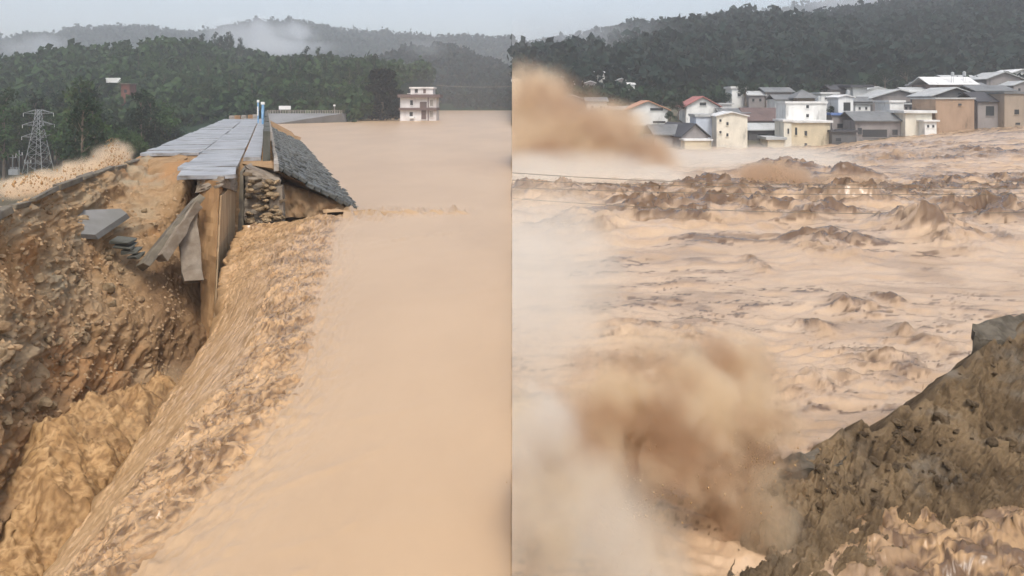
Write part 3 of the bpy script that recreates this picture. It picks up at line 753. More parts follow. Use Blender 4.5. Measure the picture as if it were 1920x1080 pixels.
for j in range(60):
    q = j / 59; u = 436 + 84 * q; vt = 303 + 8 * q; vb = 352 + 6 * q
    for i in range(30):
        r = i / 29; arr[i, j] = tuple(py(u, vt + (vb - vt) * r, 60.5 - 4.0 * q - 6.0 * r ** .7))
arr[..., 1] += .9 * fbm(arr * .9, 5, .6); arr[..., 2] += .3 * fbm(arr * 1.3 + 8, 4)
tag(grid_mesh('torn_footing_soil', arr, M['debris']), 'dark torn soil and mortar below the parapet end', 'soil', kind='structure')
# loose pieces
beam('concrete_beam', py(372,372,45.2), py(268,500,41.4), .95, .42, 'kerb', 'long dark concrete beam slanting down from the road end', 'concrete beam', .05, .5)
beam('concrete_beam', py(366,385,44.7), py(301,486,41.8), .7, .55, 'debris', 'shorter pale broken beam leaning below the long dark beam', 'concrete beam', .08, .3)
beam('concrete_chunk', py(350,405,44.6), py(362,530,43.2), 1.05, .6, 'debris', 'ragged concrete chunk hanging upright beside the core wall', 'concrete', .10, .2)
o = tag(poly_obj('concrete_plate', [], [], M['plate']), 'flat grey concrete plate half buried in the bank soil', 'concrete slab'); 
bm = bmesh.new(); ring = [(137,438),(142,408),(150,394),(226,391),(238,400),(206,421),(178,440)]; up = []; dn = []
for (a, b) in ring:
    p = py(a, b, 39.6 + (438 - b) * .045 + (a - 137) * .022) ; up.append(bm.verts.new(p)); dn.append(bm.verts.new(p + Vector((.05, .25, -.3))))
bm.faces.new(up); bm.faces.new(dn[::-1])
for i in range(len(ring)): bm.faces.new((up[i], dn[i], dn[(i+1)%len(ring)], up[(i+1)%len(ring)]))
bmesh.ops.recalc_face_normals(bm, faces=bm.faces); bm.to_mesh(o.data); bm.free()
for i, (u, v, ww) in enumerate(((212,450,60),(218,459,52),(232,470,48),(244,480,34))):
    p = py(u, v, 42.0); L = ww * .62 / F * 42
    o = box('broken_slab', (0, L, -.35, .4, -.08, .08), M['parapet'], jit=.07, bev=.02); o.location = p; o.rotation_euler = (R(random.uniform(8,20)), R(random.uniform(-6,6)), R(random.uniform(-8,8)))
    tag(o, 'dark thin slab in the broken stack beside the long beam', 'concrete slab', 'stack of dark broken slabs')

# ------------------------------------------------------------------ flood water and splash on the land side
gx, gy = np.meshgrid(np.linspace(-95, -24, 240), np.linspace(45, 125, 200))
tcoord = .95 * gx + .3122 * gy; scoord = -.3122 * gx + .95 * gy
P = np.stack([gx, gy, 0 * gx], -1)
zz = -2.7 + .30 * fbm(P * .6, 5, .5, kind='billow') + .8 * fbm(P * .12, 3) + .045 * (60 - scoord) * 0 - .05 * np.maximum(0, -tcoord - 22)
zz -= 6 * sstep(84, 98, scoord)
V = np.stack([gx, gy, zz], -1); mudm = np.clip(.6 * fbm(P * .3 + 4, 4), 0, .6)
keep = (tcoord < -12.5)[:-1, :-1]
tag(grid_mesh('land_side_flood', V, M['torrent'], attr={'mud': mudm * .5}, keep=keep), 'pale brown flood water rushing along the land side of the levee', 'water', kind='structure')
def splash(name, spots, label, n, mat='foam', spread=1.0, size=(.05, .2)):
    """a burst of muddy water: lumpy tongues and flung drops joined as one mass"""
    vv, ff = [], []
    ico = bmesh.new(); bmesh.ops.create_icosphere(ico, subdivisions=1, radius=1); iv = np.array([v.co for v in ico.verts]); ico.verts.index_update(); fi = [[v.index for v in f.verts] for f in ico.faces]; ico.free()
    for (p, r, h, m) in spots:
        for k in range(m):
            q = rng.normal(size=3) * [r, r, 0]; tz = rng.random() ** 1.3
            c = np.array(p) + q * (1.1 - .8 * tz) + [0, 0, h * tz]
            s = rng.uniform(*size) * (1.5 - tz) * spread
            k0 = len(vv)
            vv += list(c + iv * s * rng.uniform(.5, 1.4, (len(iv), 1)) * [1, 1, 1.5]); ff += [[k0 + a for a in f] for f in fi]
    o = poly_obj(name, vv, ff, M[mat]); smooth(o.data); return tag(o, label, 'splash', kind='stuff')

# ------------------------------------------------------------------ transmission tower and substation
def lattice(name, base, h, label):
    t = empty(name, base, label, 'pylon')
    W = lambda z: .13 * h * (1 - z / h) ** 1.25 + .028 * h
    for sx in (-1, 1):
        for sy in (-1, 1):
            tube_obj('leg', [(sx * W(z), sy * W(z), z) for z in np.linspace(0, h, 7)], .10, M['steel'], t, .06, 4)
    bm = bmesh.new()
    lv = [0, .16, .30, .42, .53, .62, .70, .78, .86, .93, 1]
    for a, b in zip(lv, lv[1:]):
        za, zb = a * h, b * h
        for sy in (-1, 1):
            tube(bm, [(-W(za), sy*W(za), za), (W(zb), sy*W(zb), zb)], .05, .05, 3); tube(bm, [(W(za), sy*W(za), za), (-W(zb), sy*W(zb), zb)], .05, .05, 3)
            tube(bm, [(-W(zb), sy*W(zb), zb), (W(zb), sy*W(zb), zb)], .045, .045, 3)
        for sx in (-1, 1): tube(bm, [(sx*W(za), -W(za), za), (sx*W(zb), W(zb), zb)], .05, .05, 3)
    bm_obj('bracing', bm, M['steel'], t)
    for fz, L in ((.985, .24), (.80, .255), (.61, .265)):
        for sx in (-1, 1):
            bm = bmesh.new(); z = fz * h; w_ = W(z); tip = (sx * L * h, 0, z - .035 * h)
            for sy in (-1, 1):
                tube(bm, [(sx*w_, sy*w_, z + .02 * h), tip], .06, .04, 4); tube(bm, [(sx*w_, sy*w_, z - .045 * h), tip], .06, .04, 4)
            for q in (.35, .65): tube(bm, [(sx*(w_+(L*h-w_)*q), 0, z-.045*h+.01*h*q), (sx*(w_+(L*h-w_)*q), 0, z+.02*h-.055*h*q)], .035, .035, 3)
            arm = bm_obj('cross_arm', bm, M['steel'], t)
            tube_obj('insulator', [(tip[0], 0, tip[2]), (tip[0], 0, tip[2] - .055 * h)], .07, M['white'], arm, .07, 5)
    return t
pb = py(72, 324, 205)
lattice('transmission_tower', pb, 205 * 118 / F, 'grey lattice transmission tower standing in front of the wood')
for i, (u, vt, lb) in enumerate(((24, 288, 'pale switchgear post with two insulators left of the tower'), (36, 282, 'tall pale switchgear post with cross bar beside the tower'), (52, 300, 'short pale switchgear post at the foot of the tower'))):
    b = py(u, 326, 200); hh = (326 - vt) / F * 200
    t = empty('switchgear_post', b, lb, 'post')
    tube_obj('post', [(0,0,0),(0,0,hh)], .12, M['steel'], t); tube_obj('cross_bar', [(-1.0,0,hh*.8),(1.0,0,hh*.8)], .09, M['steel'], t)
    for sx in (-.8, .8): tube_obj('insulator', [(sx,0,hh*.8+.05),(sx,0,hh*.8+.8)], .11, M['white'], t)
for i, (u, lb) in enumerate(((22, 'white transformer cabinet under the taller switchgear post'), (31, 'white transformer cabinet next to the tower foot'))):
    b = py(u, 328, 198); t = empty('transformer', b, lb, 'transformer')
    box('tank', (-.6,.6,-.5,.5,0,1.5), M['white'], t, bev=.05)
    for k in range(3): tube_obj('bushing', [(-.4+.4*k,0,1.5),(-.4+.4*k,0,2.1)], .08, M['white'], t)

# ------------------------------------------------------------------ small buildings in the left wood
def slabbox(parent, name, x0, x1, y0, y1, z0, z1, mat): return box(name, (x0, x1, y0, y1, z0, z1), M[mat] if isinstance(mat, str) else mat, parent)
M['rust'] = material('red brown wall', lin(.17,.065,.045), lin(.12,.05,.035), scale=.5, rough=.8)
def on_wood(u, v, above=6.5):           # where the line of sight meets the tree tops of the near hill
    for Y in range(290, 515, 2):
        q = py(u, v, Y)
        if float(hA(q.x, q.y)) + above >= q.z: break
    return py(u, v, Y - 3), (Y - 3) / F
p, k = on_wood(212, 156); t = empty('billboard', p, 'white sign board standing above the wood', 'sign')
box('panel', (-14*k,14*k,-.1,.1,1*k,10*k), M['white'], t)
for sx in (-9*k, 9*k): tube_obj('post', [(sx,.25,-9),(sx,.25,8*k)], .12, M['steel'], t)
p, k = on_wood(237, 186); t = empty('brick_house', p, 'red brown house half hidden in the wood', 'house')
box('wall', (-8*k,8*k,-1,5,-8,28*k), M['rust'], t); box('roof', (-10*k,10*k,-1.5,5.5,28*k+.004,30*k), M['kerb'], t); box('window', (-2*k,3*k,-1.08,-.9,12*k,18*k), M['glass'], t)
p, k = on_wood(272, 193); t = empty('low_shed', p, 'low white roofed shed deep in the wood', 'shed')
box('wall', (-14*k,14*k,0,4,-5,0), M['kerb'], t); box('roof', (-16*k,16*k,-.3,4.3,.004,2.4*k), M['white'], t)

# ------------------------------------------------------------------ far embankment with railing, sign, gauge posts
fe = empty('far_embankment', pz(570, 231, 0), 'grey sloping embankment at the far end of the lake carrying a railing', 'embankment')
inv = Matrix.Translation(fe.location).inverted()
a0, a1 = pz(505, 234, -.2), pz(648, 230, -.2); c0_, c1_ = py(500, 213, 271), py(640, 213, 284)
bm = bmesh.new(); q = [inv @ x for x in (a0, a1, c1_, c0_, c0_ + Vector((0,8,0)), c1_ + Vector((0,8,0)), a0 + Vector((0,26,-6)), a1 + Vector((0,16,-6)))]
b = [bm.verts.new(x) for x in q]
for f in ((0,1,2,3),(3,2,5,4),(4,5,7,6),(0,6,7,1),(1,7,5,2),(0,3,4,6)): bm.faces.new([b[i] for i in f])
bm_obj('slope', bm, M['fardike'], fe)
rl = bpy.data.objects.new('railing', None); link(rl, fe)
for zz_, nm in ((1.15, 'rail'), (.6, 'rail')): tube_obj(nm, [inv @ (c0_ + Vector((0,1,zz_))), inv @ (c1_ + Vector((0,1,zz_)))], .09, M['pale'], rl, n=4)
for k in range(31):
    x = inv @ (c0_.lerp(c1_, k / 30) + Vector((0,1,0))); tube_obj('post', [x, x + Vector((0,0,1.25))], .14, M['pale'], rl, n=4)
p = py(534, 207, 276); t = empty('sign_board', p, 'white sign board on the far embankment', 'sign')
box('panel', (-2.2,2.2,-.08,.08,.3,1.7), M['white'], t)
for sx in (-1.6,1.6): tube_obj('post', [(sx,.2,-2),(sx,.2,1.2)], .09, M['steel'], t, n=5)
p = py(627, 207, 284); t = empty('lamp_post', p, 'short pale lamp post at the end of the railing', 'lamp'); tube_obj('post', [(0,0,-1.2),(0,0,1.6)], .12, M['pale'], t, n=5); box('head', (-.35,.35,-.3,.3,1.6,2.2), M['white'], t)
for (u, v0, v1, Yq, lb, mt, r) in ((484,192,226,150,'slim pale blue gauge post at the far end of the parapet','white',.16),(493,196,232,145,'stout blue gauge post with white cap at the far end of the parapet','blue',.26)):
    p = py(u, v1 + 4, Yq); hh = (v1 - v0 + 4) / F * Yq
    t = empty('gauge_post', p, lb, 'post'); tube_obj('post', [(0,0,-1.5),(0,0,hh)], r, M['blue'], t, n=8)
    box('cap', (-r*1.2,r*1.2,-r*1.2,r*1.2,hh+.004,hh+.5), M['white'], t); box('plate', (-r*.7,r*.7,-r-.12,-r-.02,hh*.35,hh*.8), M[mt], t)
# low barrier at the far end of the road
for i, u in enumerate((436, 446, 458, 470, 480)):
    p = py(u, 222 - (u - 436) * .05, 205); o = box('barrier_block', (-.75,.75,-.4,.4,-1.2,.75), M['core' if i % 2 else 'pale'], jit=.08, bev=.05); o.location = p
    tag(o, 'orange brown barrier block across the far end of the road' if i % 2 else 'pale barrier block across the far end of the road', 'barrier', 'brown barrier blocks' if i % 2 else 'pale barrier blocks')

# ------------------------------------------------------------------ flooded house and its tree
Yh = 320; p = pz(784, 227, -.1); sc_h = p.y / F
t = empty('flooded_house', p, 'pale three storey house standing in the flood beside the dark tree', 'house'); W2 = 34 * sc_h
M['hwall'] = material('weathered plaster', lin(.70,.67,.64), lin(.52,.48,.46), scale=.25, stretch=(1,1,.4), rough=.85)
M['band'] = material('brown slab edge', lin(.13,.09,.08), rough=.8)
hpx = lambda v: (227 - v) * sc_h
box('wall', (-W2, W2, 0, 12, -3, hpx(207)), M['hwall'], t); box('floor_band', (-W2-.3, W2+.3, -1.2, 12.2, hpx(207)+.004, hpx(202)), M['band'], t)
box('wall', (-W2, W2, .3, 12, hpx(202)+.004, hpx(183)), M['hwall'], t); box('floor_band', (-W2-.8, W2+1.6, -1.4, 12.3, hpx(183)+.004, hpx(177)), M['band'], t)
box('roof_room', (-W2+4.2, W2-1.5, 1, 11, hpx(177)+.004, hpx(166)), M['hwall'], t); box('roof', (-W2+3.6, W2-1.0, .5, 11.5, hpx(166)+.004, hpx(163)), M['hwall'], t)
for (u0, u1, v0, v1, yf, mt) in ((769,774,188,197,.3,'glass'),(787,800,191,203,.3,'band'),(768,774,210,218,0,'glass'),(777,783,167,174,1,'dark'),(793,798,167,175,1,'band'),(764,768,167,175,1,'dark'),(806,812,187,199,.3,'pale'),(806,812,208,219,0,'pale'),(790,799,206,224,0,'band')):
    x0, x1 = (u0 - 784) * sc_h, (u1 - 784) * sc_h
    f = box('window', (x0, x1, yf - .10, yf + .1, hpx(v1), hpx(v0)), M[mt], t); box('sill', (x0 - .2, x1 + .2, yf - .3, yf + .05, hpx(v1) - .25, hpx(v1) - .004), M['hwall'], f)
box('porch_step', (-W2+4, W2-9, -1.2, -.004, hpx(222), hpx(219)), M['white'], t)
tube_obj('column', [(19.5 * sc_h, -1.2, -3), (19.5 * sc_h, -1.2, hpx(180))], .25, M['band'], t, n=6)
TREES['dome'] = [tree_mesh('dome', 901 + j) for j in range(3)]
q = pz(717, 226, -.1); plant('dome', q, 22.2, 'dense blackish tree standing in the flood beside the pale house', None, 'leafD', .98)
for i, (u, v, hh) in enumerate(((663,222,4.5),(690,224,3.6),(740,222,4.2),(645,218,5.0),(628,216,5.5))):
    plant('round', pz(u, v, .1) if u > 660 else py(u, v, 288), hh, 'small green bush at the lake edge between railing and dark tree', 'lake edge bushes', 'leafC', 1.2, 'bush')
a = py(818, 160, 315); b = Vector((-.05, 322, py(957, 162, 322).z))
pts = [a.lerp(b, k / 14) - Vector((0, 0, .5 * math.sin(math.pi * k / 14))) for k in range(15)]
tag(tube_obj('power_line', pts, .09, M['pale'], n=4), 'thin pale wire running from the flooded house over the lake', 'wire')

# ------------------------------------------------------------------ the torrent (right)
nr, nc = 620, 520
Yr = np.geomspace(7.5, 330, nr)[:, None]; K = np.linspace(0, .80, nc)[None]
Y = np.repeat(Yr, nc, 1); X = Y * K
P = np.stack([X, Y, 0 * X], -1)
def torr_base(X, Y):
    z = -4.6 * sstep(60, 190, Y) + 5.6 * sstep(.33, .72, X / Y) * sstep(85, 190, Y)
    return z
z = torr_base(X, Y)
amp = np.interp(Y, [7, 14, 20, 26, 34, 42, 50, 60, 85, 120, 190, 330], [.16, .17, .17, .14, .13, .18, .42, .55, .52, .46, .38, .3])
Pw = P + .8 * np.stack([fbm(P * .18, 3), fbm(P * .18 + 9, 3), 0 * X], -1)
sc1 = np.interp(Y, [7, 20, 60, 150, 330], [.75, .5, .22, .12, .07])
Q = np.stack([Pw[..., 0] * .55, Pw[..., 1] * 1.0, 0 * X], -1)
# a few octave bands with distance dependent size
f1 = fbm(Q * 1.15, 5, .5, kind='ridge'); f2 = fbm(Q * .38 + 11, 5, .48, kind='ridge'); f3 = fbm(Q * .16 + 23, 5, .48, kind='ridge')
wv = np.where(Y < 20, f1, 0); 
w1 = sstep(42, 18, Y); w3 = sstep(45, 110, Y); w2 = 1 - w1 - w3 + w1 * w3; w2 = np.clip(1 - w1 - w3, 0, 1)
wave = w1 * f1 + w2 * f2 * 1.5 + w3 * f3 * 2.2
z = z + amp * (wave * .8 + .15)
mud = np.zeros_like(X)
# standing waves and mud boils: (column, row, half width px, depth spread, height, darkness in the colour for mud and wave shade)
turb = np.zeros_like(X)
boils = [(1340,352,70,4,1.5,.8),(1455,330,75,5,1.9,.9),(1230,392,90,4,1.3,.8),(1370,400,80,4,1.2,.9),(1500,405,100,4,1.3,.8),(1600,375,70,4,2.1,.7),(1700,430,60,3,1.0,.9),
         (1850,400,90,4,1.9,.9),(1780,445,90,3,.8,.7),(1560,460,80,3,.7,.6),(1250,415,110,3,.6,.7),(1060,360,120,6,1.0,.5),(1100,420,70,4,.6,.5),
         (1600,560,60,1.2,.35,.9),(1660,550,30,.8,.45,.9),(1540,595,28,.8,.3,.8),(1690,605,20,.7,.25,.7),(1650,660,60,1.0,.5,.6),(1740,635,60,1.0,.45,.7),(1320,665,60,1.2,.7,.9),(1200,672,70,1.2,.8,.9),
         (1420,490,20,1.2,.5,.6),(1480,700,50,1,.4,.5),(1560,700,60,1,.4,.5),(1400,740,60,1,.5,.6),(1300,600,50,1.2,.3,.5),(1180,600,60,1.3,.35,.5),(1590,340,50,4,1.3,.6),(1480,285,150,9,1.3,.4),(1700,300,140,8,1.2,.4),(1820,290,120,8,1.0,.4),(1640,270,120,9,1.0,.4)]
for (u, v, wpx, dy, h, dk) in boils:
    p = pz(u, v, 0.3 if v > 350 else -1.2)
    wx = wpx / F * p.y
    wob = fbm(P * [.7, 1, 1] * (.8 * 25 / p.y) + u, 3, .42)
    g = np.exp(-(((X - p.x) / wx) ** 2 + ((Y - p.y) / dy) ** 2) * 1.1) 
    g = g * np.clip(.75 + .8 * wob, 0, 2)
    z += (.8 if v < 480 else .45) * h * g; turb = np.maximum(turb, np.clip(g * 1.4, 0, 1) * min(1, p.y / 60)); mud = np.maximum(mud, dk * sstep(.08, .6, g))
scl = np.interp(Y, [7, 20, 40, 80, 160, 330], [.9, .7, .4, .2, .11, .06])[..., None]
Qs = np.stack([Pw[..., 0] * .5, Pw[..., 1] * 1.6, 0 * X], -1) * 1.0
shade_strk = w1 * fbm(Qs * [.8, 1.3, 1] + 5, 4, .6) + w2 * fbm(Qs * .34 + 6, 4, .55) + w3 * fbm(Qs * .13 + 7, 4, .55)  # dark lines for the shaded steep wave faces, put into the colour
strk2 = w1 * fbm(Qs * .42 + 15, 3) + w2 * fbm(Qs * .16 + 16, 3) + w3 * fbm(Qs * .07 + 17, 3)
bandm = np.exp(-((Y - (60 + .25 * X)) / 11) ** 2) * sstep(2, 12, X)
turb = np.maximum(turb, bandm)
Pt = P * [1, 1, 0]; Pt = Pt + .9 * np.stack([fbm(Pt * .35 + 21, 3), fbm(Pt * .35 + 33, 3), 0 * X], -1)
z += turb * (.42 * (fbm(Pt * [.55, .8, 1], 5, .55, kind='billow') + .25))
dX = sstep(0, 2.5, X) * turb * .55 * fbm(P * .5 + 140, 4); dY = turb * .8 * fbm(P * .5 + 170, 4)
tcurl = (1 - w1) * sstep(.06, .4, np.abs(fbm(Pt * [.7, 1.1, 1] + 77, 4, .55))) + w1 * 1.3 * sstep(.04, .32, np.abs(fbm(Pt * [1.5, 3.0, 1] + 78, 4, .6)))
mud = np.clip(mud * (.65 - .4 * w1 + .6 * tcurl) * (.85 + 1.3 * fbm(P * np.stack([sc1, sc1 * 2, sc1], -1) * 2 + 7, 4)) + .95 * sstep(.085, .015, np.abs(shade_strk)) * sstep(-.12, .28, strk2) + .45 * sstep(.22, .5, wave * .6 + strk2) + .35 * sstep(.1, .5, fbm(Q * .25 + 40, 5, .55)) + bandm * 1.0 * sstep(-.15, .3, fbm(Q * .3 + 44, 5, .6)), 0, 1)  # real mud tone plus painted shade on the steep wave faces
# the pale smooth tongue shooting over the sill in the middle
tong = np.exp(-((Y - (47 - .15 * X)) / 7) ** 2) * sstep(1, 6, X)
z += .5 * tong; mud *= 1 - .6 * tong * (mud < .5)
# foaming water at the foot of the near bank
nb = sstep(15.2, 13.2, Y) * sstep(4.9, 7.2, X)
Pn = P * [1, 1, 0]; Pn = Pn + .25 * np.stack([fbm(Pn * 1.1 + 21, 3), fbm(Pn * 1.1 + 33, 3), 0 * X], -1)
curl = fbm(Pn * [2.0, 2.6, 1] + 3, 3, .55)
z += nb * (.36 + .10 * (fbm(Pn * [2.4, 2.8, 1], 4, .55, kind='billow') + .3) + .24 * fbm(P * .8, 3, .45))
mud = np.clip(mud * (1 - nb) + nb * (.95 * sstep(.08, .45, np.abs(curl)) + .6 * fbm(P * .7 + 60, 3) + .40), 0, 1)
X = X + dX; Y = Y + dY
X = X + nb * .14 * fbm(P * 1.7 + 40, 4); Y = Y + nb * .16 * fbm(P * 1.7 + 70, 4)
V = np.stack([X, Y, z], -1)
V = np.concatenate([V[:, :1] + [-.3, 0, -2], V], 1); mud = np.concatenate([mud[:, :1], mud], 1)
tag(grid_mesh('torrent_water', V, M['torrent'], attr={'mud': mud, 'gold': np.concatenate([nb[:, :1], nb], 1)}), 'churning pale brown torrent with dark muddy waves and painted wave shade below the town', 'water', kind='structure')

# ------------------------------------------------------------------ near bank (right)
crest = [(1355,1110,12.1),(1385,1010,13.6),(1410,945,14.2),(1440,885,14.9),(1470,862,15.2),(1560,838,15.7),(1600,812,16.0),(1640,785,16.2),(1720,760,16.6),(1760,710,17.2),(1840,665,18.0),(1850,640,18.4),(1930,618,18.9),(2100,560,20)]
ctl = [(1440,885,14.9),(1560,838,15.7),(1640,785,16.2),(1760,710,17.2),(1840,660,18.0),(1930,618,18.9),(2100,560,20),(1395,1000,13.7),(1355,1110,12.1),
       (1920,700,17.6),(1920,800,16.2),(1920,930,14.5),(1800,800,16.0),(1700,880,14.9),(1600,930,14.2),(1500,960,13.8),(1470,1050,12.7),(1920,1100,12.4),(1700,1100,12.3),(1550,1150,11.7),(2100,800,16.8),(2100,1000,14.4)]
nu, nv = 330, 260
us2 = np.linspace(1364, 2060, nu); cr_v = np.interp(us2, [c[0] for c in crest], [c[1] for c in crest]); cr_v = cr_v + 40 * fbm(np.stack([us2 / 95 + 3, 0 * us2, 0 * us2], -1), 5, .6) + 16 * fbm(np.stack([us2 / 34 + 9, 0 * us2, 0 * us2], -1), 4, .6)
k = np.linspace(0, 1, nv)[:, None]; Vq = cr_v[None] + (1180 - cr_v[None]) * k; Uq = np.repeat(us2[None], nv, 0)
Yd = tps(np.array([(a, b) for a, b, c in ctl]) / 300, [c for a, b, c in ctl], np.stack([Uq, Vq], -1) / 300, 2e-3)
V = np.stack([(Uq - 960) / F * Yd, Yd, H - (Vq - V0) / F * Yd], -1)
du = np.gradient(V, axis=1); dv = np.gradient(V, axis=0); n = np.cross(du, dv); n /= np.linalg.norm(n, axis=-1, keepdims=True) + 1e-9
n = np.where((n[..., 2:3] < 0), -n, n)
rill = fbm(np.stack([(Uq * .8 + Vq * .5) / 60, (Vq - Uq * .6) / 240, 0 * Uq], -1), 5, .6, kind='ridge')
d = .22 * fbm(V * .9, 3) + .10 * fbm(V * 2.6 + 4, 5, .6, kind='billow') + .16 * rill + .04 * fbm(V * 7, 3, .6)
d = d * sstep(0, .06, k) + .05 * (1 - sstep(0, .06, k)) * fbm(V * 2.4, 4, .6)
V += n * d[..., None]
grey = np.clip(.9 * (fbm(V * [.7,.7,1.6] + 13, 4) - .05) * sstep(1600, 1750, Uq) + .25 * fbm(V * 1.3 + 5, 4), 0, 1)
back = []
for i in range(1, 6):
    e = V[:1] + np.array([-.35, .9, -1.0]) * .45 * i; e[..., 2] += .16 * fbm(e * 2.6, 4); e[..., 1] += .12 * fbm(e * 2.6 + 5, 4); back.insert(0, e)
V = np.concatenate(back + [V], 0); grey = np.concatenate([np.zeros((5, nu)), grey], 0)
tag(grid_mesh('near_bank', V, M['bank'], attr={'grey': grey}), 'dark muddy bank crumbling into the torrent', 'bank', kind='structure')
NB = V[5:]
def nb_at(u, v):
    j = int(np.argmin(np.abs(us2 - u))); i = int(np.argmin(np.abs(Vq[:, j] - v))); return Vector(NB[i, j])
for k in range(120):
    u = random.uniform(1420, 1925); v0 = np.interp(u, us2, cr_v); v = v0 + (960 - (u - 1500) * .05 - v0) * random.random() ** .8
    r = .04 + .13 * random.random() ** 2.2; q = nb_at(u, max(v, v0 + 6)); sz = 'large' if r > .10 else 'small'; zn = 'along the crest of' if v < v0 + 70 else 'near the foam at the foot of' if q.z < 1.0 else 'midway up'
    put_clod('bank_clod', q, r, 'darkclod', sz + ' dark clod stuck ' + zn + ' the near muddy bank', 'clod', sz + ' dark clods ' + zn + ' the near bank')
# grey broken pavement pieces left on the bank
def pav(ring, dYs, label, th=.35):
    bm = bmesh.new(); up, dn = [], []
    for (a, b, Yp) in ring:
        p = py(a, b, Yp); up.append(bm.verts.new(p)); dn.append(bm.verts.new(p + Vector((random.uniform(-.05,.05), random.uniform(0,.05), -th))))
    bm.faces.new(up); bm.faces.new(dn[::-1]); m = len(ring)
    for i in range(m): bm.faces.new((up[i], dn[i], dn[(i+1)%m], up[(i+1)%m]))
    bmesh.ops.triangulate(bm, faces=bm.faces[:]); bmesh.ops.subdivide_edges(bm, edges=bm.edges[:], cuts=5, use_grid_fill=True)
    co = np.array([x.co for x in bm.verts]); dn_ = .10 * fbm(co * 2.2, 4, .6)
    for x, q in zip(bm.verts, dn_): x.co.z += q; x.co.x += .8 * q
    return tag(bm_obj('pavement_piece', bm, M['debris2']), label, 'pavement')
M['debris2'] = material('grey wet asphalt', lin(.115,.098,.074), lin(.06,.05,.036), scale=3, rough=.95, bump=.6, bscale=10)
pav([(1822,608,18.7),(1855,600,19.2),(1925,586,20),(2000,570,21),(1990,625,19),(1925,634,18.7),(1850,640,18.3),(1824,634,18.4)], 0, 'grey broken pavement ledge at the high end of the near bank', .6)
pav([(1448,880,14.9),(1462,862,15.25),(1500,848,15.5),(1560,838,15.8),(1600,842,15.6),(1575,868,15.1),(1500,884,14.85)], 0, 'grey broken pavement piece at the low tip of the near bank', .55)

# ------------------------------------------------------------------ town
gxs, gys = np.meshgrid(np.linspace(0, 330, 80), np.linspace(178, 345, 40))
P = np.stack([gxs, gys, 0 * gxs], -1)
def town_z(X, Y): return np.interp(Y, [178, 205, 260, 345], [-6.5, -4.6, 3.5, 13]) + 5.2 * sstep(.33, .72, X / Y) * sstep(150, 190, Y)
V = np.stack([gxs, gys, town_z(gxs, gys) + .5 * fbm(P * .08, 3)], -1)
M['tground'] = material('muddy town ground', lin(.12,.10,.07), lin(.07,.075,.045), scale=.1, rough=.95)
tag(grid_mesh('town_ground', V, M['tground']), kind='structure')
MC = {}
canopy('scrub_belt', lambda X, Y: town_z(X, Y), 6, 300, 282, 330, 900, 2.6, 30, 'dark scrub between the upper town houses and the big hill', M['leafB'])
def cm(name, c, c2=None, **k):
    if name not in MC: MC[name] = material(name, lin(*c), lin(*(c2 or [x * .8 for x in c])), scale=.35, rough=k.get('rough', .8), stretch=(1,1,.35), c3=lin(*[x * .55 for x in c]), scale3=.5, ramp3=(.56,.72))
    return MC[name]
WALLS = {'white': (.70,.70,.67), 'cream': (.66,.62,.52), 'yellow': (.56,.48,.34), 'grey': (.25,.23,.22), 'brick': (.36,.25,.17), 'tan': (.32,.26,.20), 'blueish': (.50,.55,.62), 'brown': (.17,.12,.10), 'darkgrey': (.11,.11,.11)}
ROOFS = {'grey': (.16,.165,.165), 'dark': (.055,.055,.06), 'white': (.66,.66,.64), 'red': (.38,.15,.13), 'brown': (.13,.09,.08), 'orange': (.50,.26,.16), 'light': (.42,.43,.42), 'blue': (.12,.2,.42)}
